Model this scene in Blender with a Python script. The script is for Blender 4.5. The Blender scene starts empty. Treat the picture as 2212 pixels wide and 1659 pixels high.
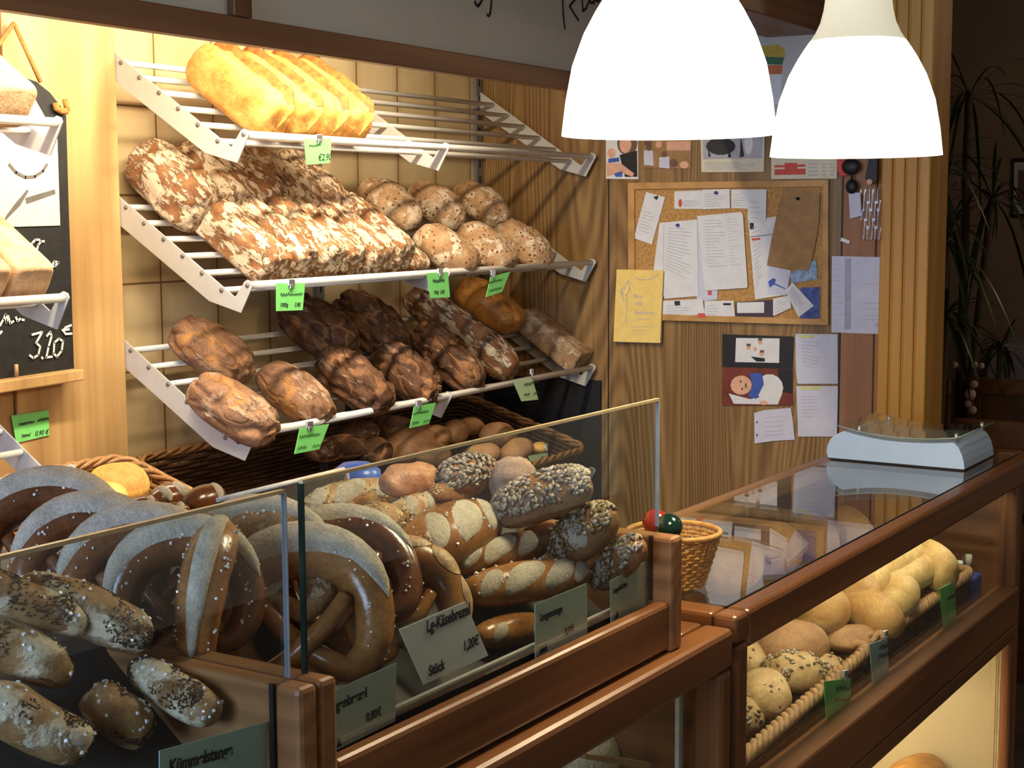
import bpy, math, random
from math import sin, cos, pi, radians
from mathutils import Vector as V, Matrix, noise
SC = bpy.context.scene
COL = SC.collection
# ------------------------------------------------------------------ camera geometry (metres; x along the tiled wall, y into it)
F_PX, PIT, ROLL, YAW = 3255.0, radians(6.48), radians(-.29), radians(30.36)
CAM = V((0, 0, 1.6))
Fh = V((cos(YAW), sin(YAW), 0)); R0 = V((sin(YAW), -cos(YAW), 0))
FW = Fh * cos(PIT) + V((0, 0, -sin(PIT))); U0 = R0.cross(FW)
RT = R0 * cos(ROLL) + U0 * sin(ROLL); UP = -R0 * sin(ROLL) + U0 * cos(ROLL)
CA = radians(30.36 - 32.78)                      # the counters stand turned by this against the wall
CU = V((cos(CA), sin(CA), 0)); CV = V((-sin(CA), cos(CA), 0))
CF = Matrix.Rotation(CA, 4, 'Z')                 # counter frame (u, v, z)
WF = Matrix.Identity(4)
def ray(px, py): return FW * F_PX + RT * (px - 1106) - UP * (py - 829.5)
def aty(px, py, y): d = ray(px, py); return CAM + d * (y / d.y)
def atx(px, py, x): d = ray(px, py); return CAM + d * (x / d.x)
def atz(px, py, z): d = ray(px, py); return CAM + d * ((z - CAM.z) / d.z)
def atv(px, py, w): d = ray(px, py); return CAM + d * (w / d.dot(CV))
def atu(px, py, w): d = ray(px, py); return CAM + d * (w / d.dot(CU))
def cf(p): return V((p.dot(CU), p.dot(CV), p.z))
def atpl(px, py, p0, n): d = ray(px, py); return CAM + d * ((p0 - CAM).dot(n) / d.dot(n))
def depth(p): return (p - CAM).dot(FW)
# ------------------------------------------------------------------ materials
MATS = {}
class NB:
    def __init__(s, name):
        m = bpy.data.materials.new(name); m.use_nodes = True
        s.m = m; s.t = m.node_tree; s.b = s.t.nodes['Principled BSDF']; s.out = s.t.nodes['Material Output']
        s._co = None
    def n(s, ty, **kw):
        x = s.t.nodes.new(ty)
        for k, v in kw.items():
            if k.startswith('i_'):
                k = k[2:]
                k = int(k) if k.isdigit() else k.replace('_', ' ')
                if hasattr(v, 'links') or isinstance(v, bpy.types.NodeSocket): s.t.links.new(v, x.inputs[k])
                else: x.inputs[k].default_value = v
            else: setattr(x, k, v)
        return x
    def l(s, a, b): s.t.links.new(a, b)
    def co(s, sc=(1, 1, 1), rot=(0, 0, 0), loc=(0, 0, 0)):
        tc = s.n('ShaderNodeTexCoord'); mp = s.n('ShaderNodeMapping')
        s.l(tc.outputs['Object'], mp.inputs[0]); mp.inputs['Scale'].default_value = sc
        mp.inputs['Rotation'].default_value = rot; mp.inputs['Location'].default_value = loc
        return mp.outputs[0]
    def noise(s, co, sc, det=3, rough=.55, dist=0): return s.n('ShaderNodeTexNoise', i_Vector=co, i_Scale=sc, i_Detail=det, i_Roughness=rough, i_Distortion=dist).outputs[0]
    def noisec(s, co, sc, det=2): return s.n('ShaderNodeTexNoise', i_Vector=co, i_Scale=sc, i_Detail=det).outputs[1]
    def ramp(s, f, stops):
        r = s.n('ShaderNodeValToRGB', i_0=f); e = r.color_ramp.elements
        while len(e) < len(stops): e.new(.5)
        for q, (p, c) in zip(e, stops):
            q.position = p; q.color = (c[0], c[1], c[2], 1) if not isinstance(c, (int, float)) else (c, c, c, 1)
        return r.outputs[0]
    def mix(s, f, a, b, mode='MIX'):
        x = s.n('ShaderNodeMix', data_type='RGBA', blend_type=mode)
        for i, v in ((0, f), (6, a), (7, b)):
            if isinstance(v, bpy.types.NodeSocket): s.l(v, x.inputs[i])
            else: x.inputs[i].default_value = v if i == 0 else (v[0], v[1], v[2], 1)
        return x.outputs[2]
    def math(s, op, a, b=0.0):
        x = s.n('ShaderNodeMath', operation=op)
        for i, v in ((0, a), (1, b)):
            if isinstance(v, bpy.types.NodeSocket): s.l(v, x.inputs[i])
            else: x.inputs[i].default_value = v
        return x.outputs[0]
    def bump(s, h, dist=.002, st=.6):
        b = s.n('ShaderNodeBump', i_Height=h, i_Distance=dist, i_Strength=st); s.l(b.outputs[0], s.b.inputs['Normal'])
    def warp(s, co, sc, amt):
        nz = s.noisec(co, sc)
        sub = s.n('ShaderNodeVectorMath', operation='SUBTRACT', i_0=nz); sub.inputs[1].default_value = (.5, .5, .5)
        mul = s.n('ShaderNodeVectorMath', operation='SCALE', i_0=sub.outputs[0]); mul.inputs['Scale'].default_value = amt
        return s.n('ShaderNodeVectorMath', operation='ADD', i_0=co, i_1=mul.outputs[0]).outputs[0]
    def fin(s, col=None, rough=.6, spec=.4, key=None):
        if col is not None:
            if isinstance(col, bpy.types.NodeSocket): s.l(col, s.b.inputs['Base Color'])
            else: s.b.inputs['Base Color'].default_value = (col[0], col[1], col[2], 1)
        s.b.inputs['Roughness'].default_value = rough
        s.b.inputs['Specular IOR Level'].default_value = spec
        MATS[s.m.name] = s.m
        return s.m
def plain(name, c, rough=.6, spec=.4, metal=0, var=.12, sc=40, emit=None, es=0):
    b = NB(name); co = b.co()
    f = b.noise(co, sc, 3)
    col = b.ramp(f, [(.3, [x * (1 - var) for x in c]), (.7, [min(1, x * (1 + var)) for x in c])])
    b.b.inputs['Metallic'].default_value = metal
    if emit: b.b.inputs['Emission Color'].default_value = (*emit, 1); b.b.inputs['Emission Strength'].default_value = es
    return b.fin(col, rough, spec)
def wood(name, dark, light, axis='z', sc=1, rough=.45, spec=.4, ring=9, fine=70, off=(0, 0, 0), con=1.0):
    b = NB(name)
    a = 'xyz'.index(axis); s = [1, 1, 1]; s[a] = .09
    co = b.co(s, loc=off)
    n0 = b.noise(co, 2.6 * sc, 1.5, .4)
    r = b.math('MULTIPLY', b.math('ADD', b.math('SINE', b.math('MULTIPLY', n0, ring * 11)), 1.0), .5)
    s2 = [1, 1, 1]; s2[a] = .022
    f = b.noise(b.co(s2), fine * sc, 4, .6)
    s3 = [1, 1, 1]; s3[a] = .05
    big = b.noise(b.co(s3), 7 * sc, 3)
    x = b.math('ADD', b.math('MULTIPLY', r, .22 * con), b.math('ADD', b.math('MULTIPLY', f, .5), b.math('MULTIPLY', big, .45)))
    mid = [(p + q) / 2 for p, q in zip(dark, light)]
    col = b.ramp(x, [(.36, dark), (.6, mid), (.8, light)])
    b.bump(f, .0006, .25)
    return b.fin(col, rough, spec)
def crust(name, lo, hi, sc=18, flour=None, famt=.0, crack=None, csc=30, cw=.06, stretch=1.0, spk=None, ssc=160, sthr=.25, rough=.65, spec=.3, bump=.002, top=None, under=None):
    """bread crust: mottled base, floury flakes split by cracks, specks"""
    b = NB(name); info = b.n('ShaderNodeObjectInfo'); 
    tc = b.n('ShaderNodeTexCoord'); ad = b.n('ShaderNodeVectorMath', operation='ADD', i_0=tc.outputs['Object'])
    rnd = b.n('ShaderNodeVectorMath', operation='SCALE'); rnd.inputs[0].default_value = (3.1, 5.3, 7.7); b.l(info.outputs['Random'], rnd.inputs['Scale'])
    b.l(rnd.outputs[0], ad.inputs[1]); co = ad.outputs[0]
    f = b.noise(co, sc, 5, .6)
    col = b.ramp(f, [(.3, lo), (.68, hi)])
    h = b.noise(co, sc * 5, 4, .6)
    if under is not None:       # paler, browner baked side near the base of the crust
        sep = b.n('ShaderNodeSeparateXYZ', i_0=tc.outputs['Object']).outputs[2]
        g = b.ramp(b.math('ADD', b.math('MULTIPLY', sep, 12), b.math('MULTIPLY', f, .5)), [(under[1], 1.0), (under[1] + .25, 0.0)])
        col = b.mix(g, col, under[0])
    if flour is not None:
        mp = b.n('ShaderNodeVectorMath', operation='MULTIPLY', i_0=co); mp.inputs[1].default_value = (1 / stretch, 1, 1)
        w = b.warp(b.warp(mp.outputs[0], 26, .03), 75, .012)
        vd = b.n('ShaderNodeTexVoronoi', feature='DISTANCE_TO_EDGE', i_Vector=w, i_Scale=csc).outputs[0]
        n1 = b.noise(w, csc * 1.0, 5, .62); big = b.noise(co, 13, 3)
        mk = b.math('ADD', b.math('ADD', b.math('MULTIPLY', n1, 1.15), b.math('MULTIPLY', b.math('MINIMUM', vd, .16), .5)), b.math('MULTIPLY', b.math('SUBTRACT', big, .5), .45))
        fl = b.ramp(mk, [(.5 + cw - famt, 0.0), (.6 + cw - famt, 1.0)])
        fcol = b.ramp(b.noise(co, 90, 3), [(.3, [c * .78 for c in flour]), (.7, flour)])
        col = b.mix(fl, col, fcol)
        h = b.math('ADD', b.math('MULTIPLY', h, .35), fl)
    if crack is not None:
        w2 = b.warp(co, 14, .07)
        mp2 = b.n('ShaderNodeVectorMath', operation='MULTIPLY', i_0=w2); mp2.inputs[1].default_value = (.45, 1, 1)
        v2 = b.n('ShaderNodeTexVoronoi', feature='DISTANCE_TO_EDGE', i_Vector=mp2.outputs[0], i_Scale=csc * .55).outputs[0]
        k = b.ramp(v2, [(.02, 1.0), (.11, 0.0)])
        pm = b.ramp(b.noise(co, 9, 2), [(.42, 0.0), (.56, 1.0)])
        col = b.mix(b.math('MULTIPLY', k, pm), col, crack)
        h = b.math('SUBTRACT', h, b.math('MULTIPLY', k, .8))
    if spk is not None:
        vs = b.n('ShaderNodeTexVoronoi', i_Vector=co, i_Scale=ssc)
        sel = b.math('MULTIPLY', b.math('LESS_THAN', vs.outputs[0], .36), b.math('LESS_THAN', b.n('ShaderNodeSeparateXYZ', i_0=vs.outputs[1]).outputs[0], sthr))
        col = b.mix(sel, col, spk)
    fm = b.ramp(b.noise(co, sc * 9, 4, .65), [(.3, .72), (.7, 1.12)])
    col = b.mix(1.0, col, fm, 'MULTIPLY')
    b.bump(h, bump, .8)
    return b.fin(col, rough, spec)
def glass(name, tint=(.93, .97, .95), base=.06, grow=.75, rough=.0):
    b = NB(name); t = b.t; t.nodes.remove(b.b)
    tr = b.n('ShaderNodeBsdfTransparent'); tr.inputs[0].default_value = (*tint, 1)
    gl = b.n('ShaderNodeBsdfGlossy'); gl.inputs['Roughness'].default_value = rough; gl.inputs[0].default_value = (1, 1, 1, 1)
    fr = b.n('ShaderNodeFresnel'); ge = b.n('ShaderNodeNewGeometry'); b.l(b.math('SUBTRACT', 1.5, b.math('MULTIPLY', ge.outputs['Backfacing'], 1.5 - 1 / 1.5)), fr.inputs[0])
    mx = b.n('ShaderNodeMixShader')
    nz = b.noise(b.co(), 3, 2)
    f = b.math('MULTIPLY', fr.outputs[0], b.math('ADD', .9, b.math('MULTIPLY', nz, .1)))
    b.l(f, mx.inputs[0]); b.l(tr.outputs[0], mx.inputs[1]); b.l(gl.outputs[0], mx.inputs[2]); b.l(mx.outputs[0], b.out.inputs[0])
    MATS[name] = b.m
    return b.m
# ------------------------------------------------------------------ mesh builder
class MB:
    def __init__(s): s.v = []; s.f = []; s.mi = []; s.sm = []; s.m = 0; s.smooth = False
    def add(s, vs, fs, smooth=None):
        o = len(s.v); s.v += [V(p) for p in vs]
        for f in fs: s.f.append([o + i for i in f]); s.mi.append(s.m); s.sm.append(s.smooth if smooth is None else smooth)
        return s
    def box(s, x0, y0, z0, x1, y1, z1, M=None):
        p = [V((x, y, z)) for z in (z0, z1) for y in (y0, y1) for x in (x0, x1)]
        if M: p = [M @ q for q in p]
        return s.add(p, [(0, 2, 3, 1), (4, 5, 7, 6), (0, 1, 5, 4), (2, 6, 7, 3), (0, 4, 6, 2), (1, 3, 7, 5)])
    def slab(s, pts, off):
        """flat polygon given its own thickness: pts + pts moved by off"""
        n = len(pts); pts = [V(p) for p in pts]; off = V(off)
        nn = (pts[1] - pts[0]).cross(pts[2] - pts[0])
        if nn.dot(off) > 0: pts = pts[::-1]
        return s.add(pts + [p + off for p in pts], [list(range(n)), list(range(2 * n - 1, n - 1, -1))] + [(i, n + i, n + (i + 1) % n, (i + 1) % n) for i in range(n)])
    def tube(s, pts, r, n=8, caps=True, closed=False):
        pts = [V(p) for p in pts]; N = len(pts); rr = r if isinstance(r, (list, tuple)) else [r] * N
        t0 = (pts[1] - pts[0]).normalized(); up = V((0, 0, 1)) if abs(t0.z) < .9 else V((1, 0, 0))
        vs = []; prev = None
        for i in range(N):
            if closed: t = (pts[(i + 1) % N] - pts[i - 1]).normalized()
            else: t = (pts[min(i + 1, N - 1)] - pts[max(i - 1, 0)]).normalized()
            a = (up if prev is None else prev); a = (a - t * a.dot(t)).normalized(); prev = a; b = t.cross(a)
            for k in range(n):
                q = 2 * pi * k / n; vs.append(pts[i] + (a * cos(q) + b * sin(q)) * rr[i])
        fs = [(i % N * n + k, i % N * n + (k + 1) % n, (i + 1) % N * n + (k + 1) % n, (i + 1) % N * n + k) for i in range(N if closed else N - 1) for k in range(n)]
        s.add(vs, fs, True)
        if caps and not closed:
            o = len(s.v) - len(vs)
            for f in ([*range(n - 1, -1, -1)], [*range((N - 1) * n, N * n)]): s.f.append([o + i for i in f]); s.mi.append(s.m); s.sm.append(False)
        return s
    def lathe(s, prof, n=40, c=(0, 0, 0), M=None):
        vs = []; c = V(c)
        for r, z in prof:
            for k in range(n): vs.append(c + V((r * cos(2 * pi * k / n), r * sin(2 * pi * k / n), z)))
        if M: vs = [M @ q for q in vs]
        return s.add(vs, [(i * n + k, i * n + (k + 1) % n, (i + 1) * n + (k + 1) % n, (i + 1) * n + k) for i in range(len(prof) - 1) for k in range(n)], True)
    def ball(s, c, r, n=12, m=8, M=None):
        c = V(c); r = (r, r, r) if isinstance(r, (int, float)) else r
        vs = []
        for i in range(m + 1):
            th = pi * i / m - pi / 2
            for k in range(n):
                q = V((r[0] * cos(th) * cos(2 * pi * k / n), r[1] * cos(th) * sin(2 * pi * k / n), r[2] * sin(th)))
                vs.append(c + (M @ q if M else q))
        return s.add(vs, [(i * n + k, i * n + (k + 1) % n, (i + 1) * n + (k + 1) % n, (i + 1) * n + k) for i in range(m) for k in range(n)], True)
    def ribbon(s, pts, w, nrm, th=.0006):
        """flat pen stroke lying on a surface of normal nrm"""
        pts = [V(p) for p in pts]; nrm = V(nrm).normalized()
        for a, b in zip(pts, pts[1:]):
            d = (b - a)
            if d.length < 1e-6: continue
            d.normalize(); q = nrm.cross(d) * w / 2; e = d * w * .3
            s.slab([a - e - q, b + e - q, b + e + q, a - e + q], nrm * th)
        return s
    def disc(s, pts, nrm, th=.0006): return s.slab(pts, V(nrm).normalized() * th)
    def build(s, name, mats, parent=None, base=None, bevel=0, seg=2):
        inv = base.inverted() if base is not None else Matrix.Identity(4)
        me = bpy.data.meshes.new(name); me.from_pydata([inv @ p for p in s.v], [], s.f)
        for m in (mats if isinstance(mats, (list, tuple)) else [mats]): me.materials.append(m)
        me.polygons.foreach_set('material_index', s.mi); me.polygons.foreach_set('use_smooth', s.sm)
        me.update(); o = bpy.data.objects.new(name, me); COL.objects.link(o)
        if parent: o.parent = parent
        if bevel:
            bv = o.modifiers.new('edge', 'BEVEL'); bv.width = bevel; bv.segments = seg; bv.limit_method = 'ANGLE'; bv.angle_limit = radians(40)
        return o
def tag(o, label=None, cat=None, group=None, kind=None):
    for k, v in (('label', label), ('category', cat), ('group', group), ('kind', kind)):
        if v: o[k] = v
    return o
class T:
    """a thing with parts: an Empty at its base; geometry is given in world (or counter) coordinates"""
    def __init__(s, name, label, cat, base=(0, 0, 0), frame=WF, group=None, kind=None):
        s.M = frame @ Matrix.Translation(base); s.frame = frame; s.inv = Matrix.Translation(base)
        s.o = bpy.data.objects.new(name, None); COL.objects.link(s.o); s.o.matrix_world = s.M; s.o.empty_display_size = .05
        tag(s.o, label, cat, group, kind)
    def part(s, name, mb, mats, parent=None, label=None, kind=None, bevel=0):
        o = mb.build(name, mats, parent or s.o, s.inv, bevel); tag(o, label, kind=kind); return o
def one(name, mb, mats, label=None, cat=None, base=(0, 0, 0), frame=WF, group=None, kind=None, bevel=0):
    """a thing that is a single mesh"""
    o = mb.build(name, mats, None, Matrix.Translation(base), bevel); o.matrix_world = frame @ Matrix.Translation(base)
    return tag(o, label, cat, group, kind)
def text(s, name, parent, M, size, mat, shear=0, ax='LEFT', sx=1, bold=0):
    c = bpy.data.curves.new(name, 'FONT'); c.body = s; c.size = size; c.extrude = .0002; c.shear = shear; c.align_x = ax; c.offset = bold
    c.materials.append(mat); to = bpy.data.objects.new(name, c); COL.objects.link(to); to.matrix_world = Matrix.Identity(4)
    me = bpy.data.meshes.new_from_object(to.evaluated_get(bpy.context.evaluated_depsgraph_get())); bpy.data.objects.remove(to)
    o = bpy.data.objects.new(name, me); COL.objects.link(o); o.parent = parent
    o.matrix_local = M @ Matrix.Diagonal((sx, 1, 1, 1)); return o
def frame3(x, y, o):
    """matrix with the given x direction, y roughly up, at o"""
    x = V(x).normalized(); z = x.cross(V(y)).normalized(); y = z.cross(x)
    return Matrix(((x.x, y.x, z.x, o[0]), (x.y, y.y, z.y, o[1]), (x.z, y.z, z.z, o[2]), (0, 0, 0, 1)))
def poly(px, fn, d): return [fn(x, y, d) for x, y in px]
def spow(x, e): return math.copysign(abs(x) ** e, x)
ORD = ['leftmost', 'second from the left', 'third from the left', 'fourth from the left', 'fifth from the left', 'sixth from the left', 'seventh from the left']
# ------------------------------------------------------------------ bread shapes
def surf(L, W, H, seed, ex=1.0, er=1.0, ep=1.0, zc=.4, amp=.004, fr=22, ridge=0, rfr=14, taper=0, bend=0, sag=0, fn=None):
    """point on a loaf: th runs along the length (-pi/2..pi/2), ph round it (pi/2 = top)"""
    o = V((seed * 3.7, seed * 1.3, seed * 7.9))
    def S(th, ph, off=0.0):
        a = spow(sin(th), ex); r = max(spow(cos(th), er), 0)
        cy, cz = spow(cos(ph), ep), spow(sin(ph), ep)
        x = L / 2 * a; tp = 1 - taper * a
        y = W / 2 * r * cy * tp
        z = H * zc + (H * (1 - zc) if cz > 0 else H * zc) * r * cz * tp
        p = V((x, y, z)); nrm = V((a * .6, cos(ph) * r, sin(ph) * r + 1e-4))
        nrm = nrm.normalized() if nrm.length > 1e-5 else V((a, 0, 0))
        d = amp * (noise.noise(p * fr + o) + .5 * noise.noise(p * fr * 2.3 + o))
        if ridge:
            q = V((p.x * .35, p.y, p.z)) * rfr + o + V((noise.noise(p * 18 + o), noise.noise(p * 18 - o), 0)) * .35
            k = 1 - abs(noise.noise(q)) * 2
            if k > .62 and sin(ph) > -.3: d -= ridge * (k - .62) / .38
            d += ridge * .35 * noise.noise(q * 2.1)
        if fn: d += fn(th, ph, p)
        if sin(ph) < -.55: d *= .3
        p = p + nrm * (d + off)
        if bend: p.y += bend * (p.x / (L / 2)) ** 2
        return p
    return S
def skin(mb, S, nu=40, nv=26, mif=None, u0=-pi / 2, u1=pi / 2):
    vs = []
    for i in range(nv + 1):
        th = u0 + (u1 - u0) * i / nv
        for k in range(nu): vs.append(S(th, 2 * pi * k / nu - pi / 2))
    o = len(mb.v); mb.v += vs
    for i in range(nv):
        for k in range(nu):
            mb.f.append([o + i * nu + k, o + (i + 1) * nu + k, o + (i + 1) * nu + (k + 1) % nu, o + i * nu + (k + 1) % nu])
            mb.mi.append(mif(u0 + (u1 - u0) * (i + .5) / nv, 2 * pi * (k + .5) / nu - pi / 2) if mif else mb.m); mb.sm.append(True)
    return mb
def lens(mb, S, th, ph, dth, dph, skew=0.0, off=.002, n=12, m=6, lip=0):
    """an almond-shaped patch on the crust (where the dough burst open)"""
    vs = []
    for i in range(n + 1):
        u = -1 + 2 * i / n; w = max(1 - u * u, 0) ** .6
        for j in range(m + 1):
            q = -1 + 2 * j / m
            e = off * (1 - q * q * .9) * (1 if w > .05 else 0) - .001 * (abs(q) == 1)
            vs.append(S(th + dth * u * cos(skew) - dph * w * q * sin(skew) * .6, ph + dph * w * q * cos(skew) + dth * u * sin(skew), e))
    o = len(mb.v); mb.v += vs
    for i in range(n):
        for j in range(m):
            a = o + i * (m + 1) + j; mb.f.append([a, a + m + 1, a + m + 2, a + 1]); mb.mi.append(mb.m); mb.sm.append(True)
    return mb
def seeds(S, n, ln, wd, seed, ph0=.15, ph1=pi - .15, th0=-1.35, th1=1.35, nm=1, clump=0):
    """seeds or salt scattered over the crust"""
    mb = MB(); rd = random.Random(seed)
    for _ in range(n):
        th, ph = rd.uniform(th0, th1), rd.uniform(ph0, ph1); p = S(th, ph)
        if clump and noise.noise(p * clump + V((seed, 0, 0))) < .05: continue
        a = (S(th + .03, ph) - p); b = (S(th, ph + .03) - p)
        if a.length < 1e-7 or b.length < 1e-7: continue
        nn = a.cross(b).normalized(); nn = nn if nn.dot(p - S(0, -pi / 2)) > 0 else -nn
        q = rd.uniform(0, pi); t = (a.normalized() * cos(q) + nn.cross(a.normalized()) * sin(q)); bb = nn.cross(t)
        l, w = ln * rd.uniform(.8, 1.15), wd * rd.uniform(.8, 1.15); c = p + nn * w * .3; mb.m = rd.randrange(nm)
        mb.add([c - t * l / 2, c + t * l / 2, c - bb * w / 2, c + bb * w / 2, c - nn * w * .4, c + nn * w * .4], [(0, 2, 5), (2, 1, 5), (1, 3, 5), (3, 0, 5), (2, 0, 4), (1, 2, 4), (3, 1, 4), (0, 3, 4)], True)
    return mb
def crumbs(S, n, r, seed, ph0, ph1, th0=-1.3, th1=1.3):
    mb = MB(); rd = random.Random(seed)
    for _ in range(n):
        p = S(rd.uniform(th0, th1), rd.uniform(ph0, ph1)); k = r * rd.uniform(.6, 1.3)
        mb.box(-k, -k, -k, k, k, k, Matrix.Translation(p) @ Matrix.Rotation(rd.uniform(0, 3), 4, (rd.random(), rd.random(), 1)))
    return mb
SEEDN = [0]
def bread(name, label, cat, M, L, W, H, mat, group=None, nu=36, nv=24, split=None, topping=None, mif=None, **kw):
    SEEDN[0] += 1; sd = kw.pop('seed', SEEDN[0]); S = surf(L, W, H, sd, **kw)
    mb = skin(MB(), S, nu, nv, mif)
    o = mb.build(name, mat); o.matrix_world = M; tag(o, label, cat, group)
    if split:                                    # [(th, ph, dth, dph, skew)], material
        for q in split[0]:
            lens(MB(), S, *q[:4], *(q[4:] or [0])).build('split', split[1], o)
    for tp in (topping or []):
        nm, sb, mt = tp(S, sd); tag(sb.build(nm, mt, o), kind='stuff')
    return o, S
def stick_M(a, b, H, up=(0, 0, 1), roll=0):
    """matrix laying a loaf's length from a to b, its middle height on that line"""
    a, b = V(a), V(b); x = (b - a).normalized(); u = V(up); z = (u - x * u.dot(x)).normalized(); y = z.cross(x)
    c = (a + b) / 2 - z * H * .45
    return Matrix(((x.x, y.x, z.x, c.x), (x.y, y.y, z.y, c.y), (x.z, y.z, z.z, c.z), (0, 0, 0, 1))) @ Matrix.Translation((0, 0, H * .45)) @ Matrix.Rotation(roll, 4, 'X') @ Matrix.Translation((0, 0, -H * .45)), (b - a).length
def rot_M(c, H, yaw=0, pitch=0, roll=0, base=WF):
    """loaf centred at c"""
    return Matrix.Translation(c) @ base @ Matrix.Rotation(yaw, 4, 'Z') @ Matrix.Rotation(pitch, 4, 'Y') @ Matrix.Rotation(roll, 4, 'X') @ Matrix.Translation((0, 0, -H * .45))
def catmull(P, n):
    out = []; k = len(P) - 1
    for i in range(n):
        t = i / (n - 1) * k; j = min(int(t), k - 1); u = t - j
        p0, p1, p2, p3 = P[max(j - 1, 0)], P[j], P[j + 1], P[min(j + 2, k)]
        out.append([.5 * (2 * b + (c - a) * u + (2 * a - 5 * b + 4 * c - d) * u * u + (3 * b - a - 3 * c + d) * u ** 3) for a, b, c, d in zip(p0, p1, p2, p3)])
    return out
#               x     y     z     radius     (belly on top, arms crossing below it)
PRETZEL = [(.24, .08, .07, .045), (.14, -.06, .085, .055), (.03, -.15, .055, .06), (-.1, -.25, 0, .066), (-.24, -.32, 0, .08), (-.37, -.2, 0, .1), (-.40, .02, 0, .118), (-.32, .23, 0, .14), (-.17, .34, 0, .155), (0, .37, 0, .16),
           (.17, .34, 0, .155), (.32, .23, 0, .14), (.40, .02, 0, .118), (.37, -.2, 0, .1), (.24, -.32, 0, .08), (.1, -.25, 0, .066), (-.03, -.15, -.03, .06), (-.14, -.06, .075, .055), (-.24, .08, .07, .045)]
def pretzel(label, c, nrm, up, size, mat, mats_split, mat_salt, seed, group='pretzels in the counter tray', cheese=None, split_ang=.35, split_w=.95, thick=1.0, salt=60):
    """a pretzel standing on its arms: c centre, nrm the way its face looks"""
    P = catmull(PRETZEL, 90); rd = random.Random(seed)
    pts = [V(p[:3]) * size for p in P]; rr = [p[3] * size * thick * (1 + .05 * noise.noise(V((i * .2, seed, 0)))) for i, p in enumerate(P)]
    z = V(nrm).normalized(); y = V(up); y = (y - z * y.dot(z)).normalized(); x = y.cross(z)
    M = Matrix(((x.x, y.x, z.x, c[0]), (x.y, y.y, z.y, c[1]), (x.z, y.z, z.z, c[2]), (0, 0, 0, 1)))
    o = MB().tube(pts, rr, 16).build('pretzel', mat); o.matrix_world = M; tag(o, label, 'pretzel', group)
    k0, k1 = 30, 59
    def on(t, a, off=0):
        i = int(t); f = t - i; p = pts[i].lerp(pts[min(i + 1, 89)], f); r = rr[i] + (rr[min(i + 1, 89)] - rr[i]) * f
        tg = (pts[min(i + 1, 89)] - pts[max(i - 1, 0)]).normalized(); out = V((tg.y, -tg.x, 0)); out = out if out.dot(p) > 0 else -out
        return p + (out * cos(a) + V((0, 0, 1)) * sin(a)) * (r + off)
    if cheese is None:
        mb = MB(); n, m = 18, 7; vs = []
        for i in range(n + 1):
            u = -1 + 2 * i / n; w = max(1 - u * u, 0) ** .55 * split_w
            for j in range(m + 1):
                q = -1 + 2 * j / m
                vs.append(on((k0 + k1) / 2 + (k1 - k0) / 2 * u, split_ang + w * q + .05 * noise.noise(V((i * .6, j, seed))), .0035 * (1 - q * q) * (w > .05) + .0008 - .0016 * (abs(q) == 1)))
        mb.add(vs, [(i * (m + 1) + j, (i + 1) * (m + 1) + j, (i + 1) * (m + 1) + j + 1, i * (m + 1) + j + 1) for i in range(n) for j in range(m)], True)
        mb.build('split', mats_split, o)
    else:
        for q in range(9):
            t, a = 22 + q * 5.3, .3 + .5 * rd.random(); mb = MB(); vs = []
            for i in range(9):
                for j in range(6):
                    u, w = -1 + i / 4, -1 + j / 2.5; e = max(0, 1 - u * u) ** .5
                    vs.append(on(min(max(t + 2.6 * w * e, 0), 88), a + .75 * u, .003 * (1 - w * w) * e + .0006))
            mb.add(vs, [(i * 6 + j, (i + 1) * 6 + j, (i + 1) * 6 + j + 1, i * 6 + j + 1) for i in range(8) for j in range(5)], True)
            mb.build('melted_cheese', cheese, o)
    if salt:
        mb = MB()
        for _ in range(salt):
            t = rd.uniform(k0 - 8, k1 + 8); a = split_ang + rd.choice((-1, 1)) * rd.uniform(.75, 1.15); p = on(t, a, .0006); k = rd.uniform(.0006, .0013)
            mb.box(-k, -k, -k, k, k, k, Matrix.Translation(p) @ Matrix.Rotation(rd.uniform(0, 3), 4, (rd.random(), 1, rd.random())))
        tag(mb.build('salt', mat_salt, o), kind='stuff')
    return o
# ------------------------------------------------------------------ palette
W_PANEL = wood('panel_wood', (.13, .065, .019), (.36, .21, .078), 'z', 1.0, .42, .4, 42, 90, con=1.0)
W_PINE = wood('pine_wood', (.33, .185, .07), (.6, .39, .17), 'z', 1.0, .4, .4, 6, 40)
W_POST = wood('slat_wood', (.5, .21, .02), (.74, .39, .06), 'z', 1, .4, .4, 5, 40)
W_RED = wood('counter_wood', (.125, .047, .015), (.29, .12, .043), 'x', 1.2, .3, .5, 6, 60)
W_REDV = wood('counter_wood_y', (.125, .047, .015), (.29, .12, .043), 'y', 1.2, .3, .5, 6, 60)
W_REDZ = wood('counter_wood_z', (.125, .047, .015), (.29, .12, .043), 'z', 1.2, .3, .5, 6, 60)
W_BOARD = wood('board_wood_y', (.2, .085, .03), (.4, .2, .085), 'y', 1.4, .4, .4, 8, 60)
W_LAMPLITX = wood('counter_wood_lamplit', (.3, .14, .05), (.5, .27, .11), 'x', 1.2, .35, .5, 6, 60)  # counter wood, its colour lightened for the lamp light on the rear rail
W_BROWN = wood('fascia_wood', (.15, .06, .022), (.29, .125, .048), 'x', 1, .4, .4, 6, 60)
W_DARKZ = wood('brown_wood_z', (.075, .028, .01), (.16, .065, .024), 'z', 1, .4, .4, 6, 60)
W_RAILZ = wood('reddish_plank', (.26, .11, .05), (.4, .2, .1), 'z', 1, .5, .3, 6, 60)
W_CHAIR = wood('chair_wood', (.12, .045, .015), (.24, .1, .035), 'x', 1, .4, .4, 6, 50)
W_CORKF = wood('frame_wood', (.42, .21, .06), (.6, .34, .12), 'x', 1, .45, .4, 6, 50)
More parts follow.
